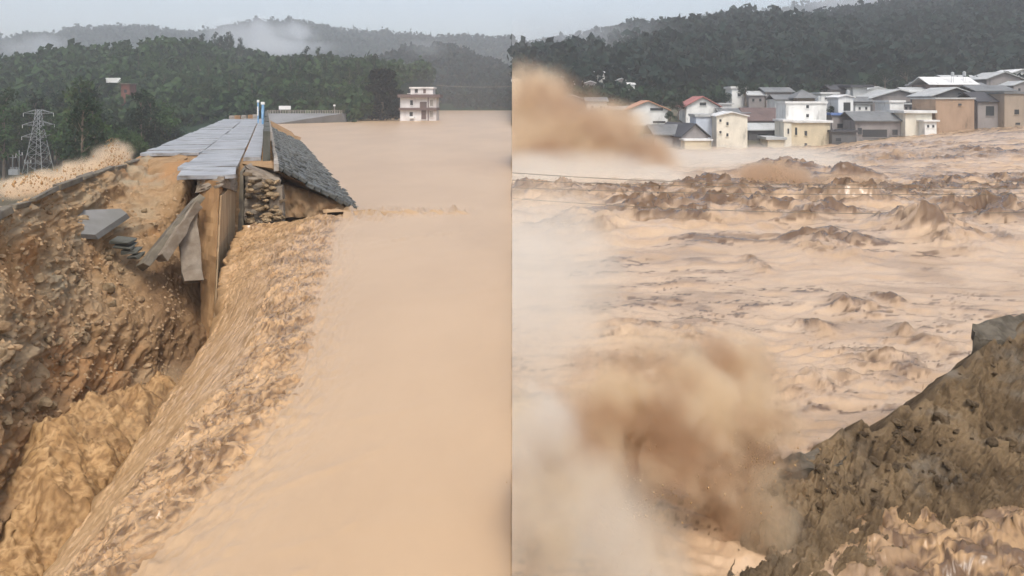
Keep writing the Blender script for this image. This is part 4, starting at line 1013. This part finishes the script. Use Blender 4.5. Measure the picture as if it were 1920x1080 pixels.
def house(label, u0, u1, vt, vb, Y, wall, roof, rkind='flat', rh=8, dep=9, wins=(), over=.5, yaw=0, cat='house', name='house', extra=None):
    uc = (u0 + u1) / 2; s = Y / F; p = py(uc, vb, Y); W_ = (u1 - u0) * s / 2; Ht = (vb - vt) * s
    t = empty(name, p, label, cat, rz=R(yaw)); wm = cm('wall ' + wall, WALLS[wall]); rm = cm('roof ' + roof, ROOFS[roof], rough=.6)
    box('wall', (-W_, W_, 0, dep, -5, Ht), wm, t)
    r = rh * s; o_ = over
    if rkind == 'flat':
        box('roof', (-W_-o_, W_+o_, -o_, dep+o_, Ht+.004, Ht + max(.25, r)), rm, t)
    else:
        bm = bmesh.new()
        if rkind == 'gable':           # gable end facing the water
            pr = [(-W_-o_, Ht), (0, Ht + r), (W_+o_, Ht), (W_+o_, Ht-.25), (0, Ht + r - .3), (-W_-o_, Ht-.25)]
            A = [bm.verts.new((x, -o_, z)) for x, z in pr]; B = [bm.verts.new((x, dep+o_, z)) for x, z in pr]
            for i in range(6): bm.faces.new((A[i], A[(i+1)%6], B[(i+1)%6], B[i]))
            bm.faces.new((A[0],A[1],A[4],A[5])); bm.faces.new((A[1],A[2],A[3],A[4])); bm.faces.new((B[0],B[1],B[4],B[5])); bm.faces.new((B[1],B[2],B[3],B[4]))
        elif rkind == 'ridge':         # eaves facing the water
            pr = [(-o_, Ht), (dep/2, Ht + r), (dep+o_, Ht), (dep+o_, Ht-.25), (dep/2, Ht + r - .3), (-o_, Ht-.25)]
            A = [bm.verts.new((-W_-o_, y, z)) for y, z in pr]; B = [bm.verts.new((W_+o_, y, z)) for y, z in pr]
            for i in range(6): bm.faces.new((A[i], A[(i+1)%6], B[(i+1)%6], B[i]))
            for X_ in (A, B): bm.faces.new((X_[0],X_[1],X_[4],X_[5])); bm.faces.new((X_[1],X_[2],X_[3],X_[4]))
        elif rkind == 'hip':
            b4 = [bm.verts.new(q) for q in ((-W_-o_,-o_,Ht),(W_+o_,-o_,Ht),(W_+o_,dep+o_,Ht),(-W_-o_,dep+o_,Ht))]; top = bm.verts.new((0, dep/2, Ht + r))
            bm.faces.new(b4[::-1])
            for i in range(4): bm.faces.new((b4[i], b4[(i+1)%4], top))
        bm_obj('roof', bm, rm, t)
        if rkind == 'gable':
            bm = bmesh.new(); g3 = [bm.verts.new(q) for q in ((-W_,.05,Ht-.01),(W_,.05,Ht-.01),(0,.05,Ht+r-.4))]; g4 = [bm.verts.new(q) for q in ((-W_,.3,Ht-.01),(W_,.3,Ht-.01),(0,.3,Ht+r-.4))]
            bm.faces.new(g3); bm.faces.new(g4[::-1])
            for i in range(3): bm.faces.new((g3[i], g4[i], g4[(i+1)%3], g3[(i+1)%3]))
            bm_obj('gable', bm, wm, t)
    for (a, b, ww, hh) in wins:        # window centres in picture columns and rows, size in px
        x = (a - uc) * s; zc = (vb - b) * s
        f = box('window', (x - ww*s/2, x + ww*s/2, -.06, .06, zc - hh*s/2, zc + hh*s/2), M['glass'], t)
        box('sill', (x - ww*s/2 - .12, x + ww*s/2 + .12, -.22, -.005, zc - hh*s/2 - .16, zc - hh*s/2 - .003), wm, f)
    return t
H_ = house
H_('white three storey house with cornice and four small windows at the water edge', 1344,1401,217,267,200,'cream','white','gable',8,10,[(1351,226,4,5),(1364,232,4,6),(1351,248,4,5),(1364,253,4,6)],.5,-3)
H_('pale blue wing with light roof attached to the white three storey house', 1305,1343,219,265,206,'blueish','light','flat',5,9,[],.4,-3)
H_('grey gabled barn with dark grey roof beside the muddy spray', 1276,1330,256,285,196,'grey','dark','gable',25,16,[],.6,14)
H_('low grey roofed shed joined to the gabled barn', 1226,1280,252,280,199,'grey','grey','ridge',18,9,[],.6,8)
H_('yellow flat annex in front of the gabled barn', 1284,1334,264,282,191,'yellow','yellow' if 'yellow' in ROOFS else 'white','flat',3,5,[],.3)
H_('white house with pink red roof behind the pale blue wing', 1286,1348,200,226,240,'white','red','gable',20,12,[(1318,195,12,6)],.9,0)
H_('white house with orange roof and long dark window at the spray edge', 1178,1252,206,240,238,'white','orange','gable',18,12,[(1231,205,24,5),(1236,229,24,4)],.9,0)
H_('white upper block with two windows stacked on the yellow building', 1474,1549,194,232,212,'white','white','flat',4,9,[(1514,200,5,6),(1514,217,5,6)],.35,-2)
H_('big yellow flat roofed building at the water edge', 1482,1556,230,280,203,'yellow','cream' if 'cream' in ROOFS else 'white','flat',4,8.6,[(1493,246,4,14),(1511,250,5,9),(1511,272,5,7)],.6,-2)
H_('narrow cream bay on the side of the big yellow building', 1470,1484,228,278,202.5,'cream','white','flat',4,8,[(1478,246,3,10)],.4,-2)
H_('low yellow wing with light roof reaching out from the big yellow building', 1440,1470,262,276,202,'yellow','light','flat',5,8,[],.6,-4)
H_('wide house with large dark brown roof between the white and the yellow building', 1402,1472,226,250,232,'darkgrey','brown','ridge',24,14,[],.6,0)
H_('dark house with light grey ridge roof below the brown roof', 1404,1470,243,272,214,'darkgrey','light','ridge',12,8,[(1430,256,18,9)],.8,0)
H_('small pavilion with pyramid roof above the white upper block', 1495,1528,184,200,246,'tan','grey','hip',17,7,[],1.4,0,'pavilion','pavilion')
H_('long low building with grey roof on the slope left of the pavilion', 1436,1486,172,198,262,'grey','grey','ridge',9,10,[(1452,182,10,7)],.8)
H_('small white house half hidden behind a green tree', 1372,1400,166,196,268,'white','white','flat',4,8,[(1386,178,6,6)],.5)
H_('white block with square window and light roof right of the yellow building', 1572,1600,182,216,222,'white','white','gable',5,8,[(1588,200,13,16)],.5)
H_('low grey house with blue awning roof under the white block', 1560,1602,216,256,214,'grey','blue','flat',4,6,[(1575,236,10,8)],.5)
H_('small white house with dark overhanging cap roof on the slope', 1600,1626,164,180,256,'white','dark','flat',5,8,[],1.6)
H_('grey house with dark roof behind the small capped house', 1560,1604,168,190,262,'grey','dark','ridge',10,9,[],.8)
H_('long house with wavy light grey roof in the second row', 1634,1736,184,214,240,'grey','light','gable',17,13,[(1660,198,26,14),(1700,195,10,8)],1.0)
H_('house with dark roof squeezed under the long grey roof', 1600,1636,190,222,238,'darkgrey','grey','ridge',9,8,[],.6)
H_('tall narrow white block beside the cream block', 1668,1695,192,238,216,'white','white','flat',4,8,[],.4,3)
H_('low grey house with broad dark opening at the water edge', 1604,1690,226,268,206,'grey','grey','ridge',17,10,[(1640,250,46,14),(1612,246,8,12),(1678,248,10,10)],.8)
H_('dark stilted shed at the water line right of the yellow building', 1560,1606,248,276,201,'darkgrey','dark','flat',4,6,[(1572,262,10,6)],.5)
H_('cream block with white roof slab at the water edge', 1697,1748,212,268,204,'cream','white','flat',5,9,[],.9,2)
H_('orange brown brick block with flat parapet at the water edge', 1753,1828,186,246,205,'brick','tan' if 'tan' in ROOFS else 'light','flat',3,11,[(1800,196,6,4)],.3,3)
H_('dark gabled house rising behind the brick block', 1748,1832,180,200,221,'darkgrey','light','gable',17,12,[(1800,178,7,7)],1.0,0)
H_('grey house with dark square window right of the brick block', 1832,1884,190,240,208,'grey','dark','ridge',18,10,[(1856,208,16,18)],.6,4)
H_('tall tan house with small dark window at the water edge', 1882,1945,176,246,206,'tan','tan' if 'tan' in ROOFS else 'grey','flat',4,11,[(1906,210,9,9),(1908,232,9,4)],.4,4)
H_('broad white roofed hall high in the town', 1744,1830,158,180,262,'brown','white','ridge',15,12,[(1800,166,30,6)],.9)
H_('grey roofed house beside the white roofed hall', 1700,1750,172,190,262,'grey','light','ridge',9,9,[],.8)
H_('house with light folded roof at the upper right of the town', 1850,1915,148,172,280,'grey','light','gable',14,12,[(1884,160,20,6)],1.0)
H_('white house with sharp gable at the top of the town', 1882,1950,142,170,300,'white','white','gable',13,12,[(1912,152,12,6)],1.0)
H_('dark roofed house under the folded light roof', 1830,1900,170,192,250,'darkgrey','grey','ridge',11,12,[(1880,178,16,6)],.9)
H_('grey terrace roof house between hall and folded roof', 1806,1852,164,186,266,'brown','grey','ridge',10,10,[],.9)
H_('white house near the picture seam half lost in spray', 960,976,152,200,290,'white','white','flat',4,8,[(968,176,5,7)],.4)
MORE = [('narrow white house squeezed behind the pale blue wing',1350,1372,196,226,246,'white','light','flat',3),('small grey house with light roof under the hillside wood',1404,1434,178,202,262,'grey','light','ridge',8),
 ('white house with grey ridge roof left of the pavilion',1454,1492,186,206,250,'white','grey','ridge',9),('pale house with white flat roof above the dark roofed terrace',1540,1570,176,196,256,'white','white','flat',3),
 ('white shed with light roof behind the long grey roof',1626,1664,168,188,266,'white','light','gable',6),('grey block with white roof edge beside the long grey roof',1664,1700,172,190,258,'grey','white','flat',3),
 ('small white gabled house above the brick block',1716,1746,160,178,278,'white','grey','gable',8),('low white row with light roof at the top of the slope',1770,1830,146,160,296,'white','light','ridge',6),
 ('grey gabled house just below the sharp white gable',1900,1940,160,180,262,'grey','light','gable',9),('white block with dark roof next to the tall tan house',1860,1886,176,200,226,'white','dark','flat',4),
 ('small white annex at the foot of the brick block',1734,1756,228,250,201,'white','white','flat',3),('pale low shed left of the orange roofed house',1140,1180,206,226,244,'white','light','ridge',7),
 ('white two storey house left of the pale low shed',1100,1138,190,218,250,'white','grey','ridge',8),('grey house lost in spray left of the two storey house',1050,1096,186,214,256,'grey','light','gable',9),
 ('white house near the seam at the foot of the hill',1002,1040,180,208,262,'white','light','ridge',8),('low grey barn between the pink red roof and the brown roof',1350,1404,212,236,236,'grey','grey','ridge',9),
 ('small white hut right of the narrow cream bay',1556,1574,228,250,215,'white','light','flat',3),('white wall house under the dark cap roof',1604,1632,196,214,236,'white','grey','flat',3),
 ('grey lean to beside the tall narrow white block',1694,1712,196,214,228,'grey','light','flat',3)]
for (lab, u0, u1, vt, vb, Yq, wl, rf, rk, rh) in MORE:
    H_(lab, u0, u1, vt, vb, Yq, wl, rf, rk, rh, 8, [((u0 + u1) / 2 - (u1 - u0) * .22, vt + (vb - vt) * .4, 4, 5), ((u0 + u1) / 2 + (u1 - u0) * .22, vt + (vb - vt) * .4, 4, 5)], .6)
for i, (u0, u1, vt, vb) in enumerate(((1040,1062,146,156),(1072,1094,142,154),(1106,1134,137,150),(1098,1116,155,164),(1172,1184,130,138),(1180,1192,121,129),(1160,1172,150,158),(1178,1190,158,168))):
    for Yq in range(306, 640, 2):
        q = py((u0 + u1) / 2, vb, Yq)
        if float(hD(q.x, q.y)) + 3.5 >= q.z: break
    Yq -= 1
    H_(['low white house faint in spray on the hillside','white house with flat roof on the hillside above the spray','wide white roofed house on the hillside','small white hut below the wide white roof','small white hut on the wooded hillside','topmost white hut on the wooded hillside','pale hut at the edge of the spray','lowest pale hut by the hillside track'][i], u0, u1, vt, vb, Yq, 'white' if i % 3 else 'grey', 'white' if i % 2 else 'light', 'ridge' if i % 3 else 'gable', 4, 8, [], .5)
for (u, v, Yq, hh, wd) in ((1398,196,256,8.5,1.3),(1412,190,270,8,1.2),(1360,206,262,7,1.2),(1548,192,268,9,1.2),(1660,170,290,10,1.2),(1700,166,300,11,1.3),(1640,176,280,8,1.2),(1272,222,240,7,1.1),(1220,214,262,7,1.2),(1556,232,226,6,1.2),(1256,236,226,5,1.2),(1470,236,230,6,1)):
    plant('round', py(u, v, Yq), hh, 'green round tree standing among the town houses', 'trees among the town houses', 'leafB', wd)

for (u, v, Yq, lab) in ((1786,143,262,'small steel water tank on the white roofed hall'),(1808,142,264,'second steel water tank beside the first on the hall roof'),(1740,184,240,'steel water tank at the end of the long grey roof'),(1536,190,213,'steel water tank on the white upper block'),(1590,178,222,'steel water tank on the white block with square window')):
    p = py(u, v, Yq); t = empty('water_tank', p, lab, 'water tank')
    bm = bmesh.new(); bmesh.ops.create_cone(bm, cap_ends=True, segments=14, radius1=.55, radius2=.55, depth=1.3, matrix=Matrix.Translation((0, 0, .65))); bmesh.ops.create_cone(bm, cap_ends=True, segments=14, radius1=.5, radius2=.12, depth=.25, matrix=Matrix.Translation((0, 0, 1.43)))
    bm_obj('tank', bm, M['steel'], t)
    for sx in (-.35, .35): tube_obj('leg', [(sx, 0, -2.2), (sx, 0, .05)], .05, M['steel'], t, n=4)
# overhead wires crossing the torrent
for i, (v0, vm, v1, lab) in enumerate(((324,346,338,'uppermost thin dark wire hanging over the torrent'),(338,352,352,'second thin wire hanging close under the uppermost one'),(352,364,362,'third thin wire hanging over the torrent'),(372,398,396,'lowest slack wire hanging over the torrent'))):
    Yw = 46; pts = []
    for k in range(25):
        q = k / 24; u = 960.5 + (1990 - 960) * q; v = v0 * (1 - q) + v1 * q + (vm - (v0 + v1) / 2) * 4 * q * (1 - q); pts.append(py(u, v, Yw))
    tag(tube_obj('overhead_wire', pts, .022, M['kerb'], n=4), lab, 'wire')

# ------------------------------------------------------------------ spray, mist, haze
def spray(name, lo, hi, blobs, color, dens, nscale, label, thr=(.42,.62), aniso=.2, soft=1.0, color2=None, stretch=(1,1,1), step=1.0):
    """muddy spray: a box of air whose droplet density is a few soft billows broken up by noise"""
    lo, hi = Vector(lo), Vector(hi)
    o = box(name, (lo.x, hi.x, lo.y, hi.y, lo.z, hi.z), M['white']); o.data.materials.clear()
    m = bpy.data.materials.new(name); m.use_nodes = True; t = m.node_tree; N = t.nodes; L = t.links; N.clear()
    out = N.new('ShaderNodeOutputMaterial'); pv = N.new('ShaderNodeVolumePrincipled'); L.new(pv.outputs[0], out.inputs['Volume'])
    pv.inputs['Color'].default_value = color; pv.inputs['Anisotropy'].default_value = aniso; pv.inputs['Density'].default_value = 0
    tc = N.new('ShaderNodeTexCoord')
    def math_(op, a, b=None, c=None, clamp=False):
        x = N.new('ShaderNodeMath'); x.operation = op; x.use_clamp = clamp
        for i, q in enumerate((a, b, c)):
            if q is None: continue
            if isinstance(q, (int, float)): x.inputs[i].default_value = q
            else: L.new(q, x.inputs[i])
        return x.outputs[0]
    acc = None
    for (c, r) in blobs:
        mp = N.new('ShaderNodeMapping'); mp.vector_type = 'POINT'
        mp.inputs['Scale'].default_value = (1/r[0], 1/r[1], 1/r[2]); mp.inputs['Location'].default_value = (-c[0]/r[0], -c[1]/r[1], -c[2]/r[2])
        L.new(tc.outputs['Object'], mp.inputs[0])
        ln = N.new('ShaderNodeVectorMath'); ln.operation = 'LENGTH'; L.new(mp.outputs[0], ln.inputs[0])
        f = math_('SUBTRACT', 1.0, ln.outputs['Value'])
        acc = f if acc is None else math_('MAXIMUM', acc, f)
    mp = N.new('ShaderNodeMapping'); mp.inputs['Scale'].default_value = stretch; L.new(tc.outputs['Object'], mp.inputs[0])
    nz = N.new('ShaderNodeTexNoise'); nz.inputs['Scale'].default_value = nscale; nz.inputs['Detail'].default_value = 5; nz.inputs['Roughness'].default_value = .6; nz.inputs['Distortion'].default_value = .6
    L.new(mp.outputs[0], nz.inputs['Vector'])
    # blob profile + noise, then a soft threshold
    v = math_('ADD', math_('MULTIPLY', acc, soft), math_('MULTIPLY', math_('SUBTRACT', nz.outputs[0], .5), 3.0))
    mr = N.new('ShaderNodeMapRange'); mr.interpolation_type = 'SMOOTHSTEP'; mr.inputs[1].default_value = thr[0]; mr.inputs[2].default_value = thr[1]; mr.inputs[3].default_value = 0; mr.inputs[4].default_value = dens
    L.new(v, mr.inputs[0]); 
    fo = N.new('ShaderNodeMapRange'); fo.interpolation_type = 'SMOOTHSTEP'; fo.inputs[1].default_value = 0; fo.inputs[2].default_value = .55; L.new(acc, fo.inputs[0])
    L.new(math_('MULTIPLY', mr.outputs[0], fo.outputs[0]), pv.inputs['Density'])
    if color2:
        n2 = N.new('ShaderNodeTexNoise'); n2.inputs['Scale'].default_value = nscale * .8; n2.inputs['Detail'].default_value = 2; L.new(tc.outputs['Object'], n2.inputs['Vector'])
        r2 = N.new('ShaderNodeMapRange'); r2.inputs[1].default_value = .42; r2.inputs[2].default_value = .6; L.new(n2.outputs[0], r2.inputs[0])
        mx = N.new('ShaderNodeMix'); mx.data_type = 'RGBA'; mx.inputs[6].default_value = color; mx.inputs[7].default_value = color2; L.new(r2.outputs[0], mx.inputs['Factor']); L.new(mx.outputs[2], pv.inputs['Color'])
    m.cycles.volume_step_rate = step
    o.data.materials.append(m)
    return tag(o, label, 'spray', kind='stuff')
def bl(u, v, Y, ru, ry, rv):            # a billow by its centre and its half sizes
    p = py(u, v, Y); return (tuple(p), (ru / F * Y, ry, rv / F * Y))
TAN = lin(.94,.80,.60); PALE = lin(.985,.95,.87); BRN = lin(.74,.57,.41)
spray('spray_cloud', (0.0, 76, -4), (30, 114, 14.5), [bl(1000,260,95,200,16,140), bl(1120,270,94,140,15,100), bl(1195,300,92,95,12,75), bl(990,205,96,130,14,110)], TAN, .45, .2, 'big tan spray cloud bursting up in front of the town', thr=(-.1,.75), color2=lin(.68,.50,.35), step=.4)
spray('spray_cloud', (9, 60, -3), (52, 86, 5.5), [bl(1450,335,74,80,7,40), bl(1600,365,70,90,7,50), bl(1840,402,66,130,7,46), bl(1350,362,72,110,7,38), bl(1230,385,70,110,7,36)], BRN, 1.3, .4, 'brown spray thrown off the standing waves in mid torrent', thr=(-.1,.8), step=.4)
spray('spray_cloud', (0.0, 10.6, -1), (7.4, 18.5, 5.0), [bl(1230,800,14.6,260,2.6,200), bl(1080,900,14.0,260,2.4,230), bl(1370,810,15.2,170,2.0,150), bl(1370,705,16.4,130,1.8,100), bl(1420,1000,14.0,120,1.6,120)], TAN, 2.3, 1.15, 'tan spray boiling up below the near bank', thr=(.12,.62), color2=lin(.68,.49,.33), step=.3)
spray('spray_cloud', (0.0, 9.2, -1), (4.6, 13.6, 3.2), [bl(1050,1000,11.6,260,2.0,230), bl(1200,1090,11.4,240,1.8,190), bl(990,800,12.4,160,1.6,200)], PALE, .75, .75, 'whitish mist rising in front of the tan spray', thr=(-.1,1.1), color2=lin(.95,.86,.70))
spray('mist', (2, 84, -4), (60, 128, 3), [bl(1250,305,100,260,20,45), bl(1450,300,104,200,18,36)], PALE, .10, .1, 'pale mist lying low over the torrent before the town', thr=(-.3,.9))
spray('mist', (0.0, 15, -1), (8.5, 46, 6), [bl(970,640,24,220,10,330), bl(1000,490,32,230,12,200)], PALE, .16, .25, 'thin whitish mist drifting along the torrent edge', thr=(-.2,1.0))
spray('mist', (0.0, 64, -3), (26, 90, 4), [bl(1060,325,78,240,12,60), bl(1200,335,76,140,10,40)], PALE, .22, .12, 'pale mist skirting the foot of the big tan spray cloud', thr=(-.3,.9))
spray('spray_cloud', (-27, 20, -8.6), (-12, 42, -2.2), [bl(230,790,33,120,6,90), bl(110,900,29,150,6,120), bl(310,735,37,80,5,60), bl(40,1000,27,120,5,120)], lin(.93,.80,.60), .22, .5, 'golden spray hanging over the churning scour pit', thr=(.0,.9))
def drops_at(spec): return [(tuple(py(u, v, Y)), r, h, n) for (u, v, Y, r, h, n) in spec]
splash('splash_drops', drops_at(((230,800,33,1.3,2.0,260),(130,900,29,1.6,2.0,320),(310,745,37,1.0,1.6,180),(40,980,27,1.4,1.8,220))), 'golden drops flung up from the scour pit', 1, 'foam', 1.0, (.012,.035))
splash('splash_drops', drops_at(((1240,860,14.6,.9,1.5,700),(1360,880,14.8,.6,1.2,500),(1130,960,13.6,.7,1.1,400),(1400,800,15.6,.5,.9,300),(1210,690,22,.9,1.0,140),(1320,680,22.5,.8,.9,120))), 'brown drops torn out of the spray below the near bank', 1, 'foam', 1.0, (.004,.014))
splash('splash_drops', drops_at(((1455,345,72,1.6,1.8,220),(1600,390,66,2.0,2.2,260),(1850,420,62,2.2,2.0,280),(1350,410,62,2.2,1.4,220),(1230,410,62,2.0,1.3,180),(1700,435,58,1.6,1.0,140))), 'brown drops flung off the standing waves in mid torrent', 1, 'foam', 1.0, (.02,.06))
spray('spray_cloud', (-75, 74, -6), (-36, 100, 6), [bl(212,300,92,36,5,46), bl(160,318,90,60,5,34), bl(90,340,84,60,5,30), bl(30,352,80,60,5,28)], lin(.93,.80,.62), 1.1, .35, 'tan spray leaping up behind the land side kerb', thr=(.05,.8))
splash('splash_drops', [(tuple(py(212,330,90)), 1.0, 4.6, 260), (tuple(py(150,345,86)), 3, 2.6, 200), (tuple(py(70,365,80)), 3, 1.8, 140), (tuple(py(60,345,76)),1.6,1.2,80)], 'brown water drops flung up behind the land side kerb', 1, 'foam', 1.0, (.03,.10))
# low cloud on the hills
def cloud(lo, hi, blobs, dens, nscale, label): return spray('low_cloud', lo, hi, blobs, lin(.93,.95,.97), dens, nscale, label, thr=(.0,.9))
cloud((-640, 940, 40), (-220, 1160, 200), [bl(455,68,1050,110,80,52), bl(520,88,1050,140,80,30), bl(560,60,1050,60,70,30)], .016, .012, 'low cloud hanging before the distant ridge')
cloud((-760, 880, 40), (-480, 1060, 140), [bl(66,88,960,90,70,34)], .010, .014, 'thin low cloud in the dip behind the near ridge')
cloud((-170, 590, 30), (-40, 650, 90), [bl(800,92,620,90,26,30)], .007, .03, 'wisp of low cloud clinging to the hill at the far shore')
cloud((140, 780, 95), (640, 1080, 240), [bl(1450,30,900,140,90,38), bl(1350,42,900,110,80,30), bl(1900,10,880,90,80,70), bl(1600,0,900,140,90,26)], .013, .012, 'low cloud on the shoulder of the big hill')
cloud((0, 400, -4), (430, 640, 130), [bl(1130,110,520,380,110,130)], .008, .012, 'thin rain veil before the left shoulder of the big hill')
hz = box('haze', (-2600, 2600, -60, 2600, -14, 300), M['white']); hz.data.materials.clear()
m = bpy.data.materials.new('haze'); m.use_nodes = True; N = m.node_tree.nodes; N.clear()
o_ = N.new('ShaderNodeOutputMaterial'); pv = N.new('ShaderNodeVolumePrincipled'); m.node_tree.links.new(pv.outputs[0], o_.inputs['Volume'])
pv.inputs['Color'].default_value = lin(.92,.96,1.0); pv.inputs['Density'].default_value = .00037; pv.inputs['Anisotropy'].default_value = .1
hz.data.materials.append(m); tag(hz, 'pale rainy haze filling the air over the whole valley', 'haze', kind='stuff')
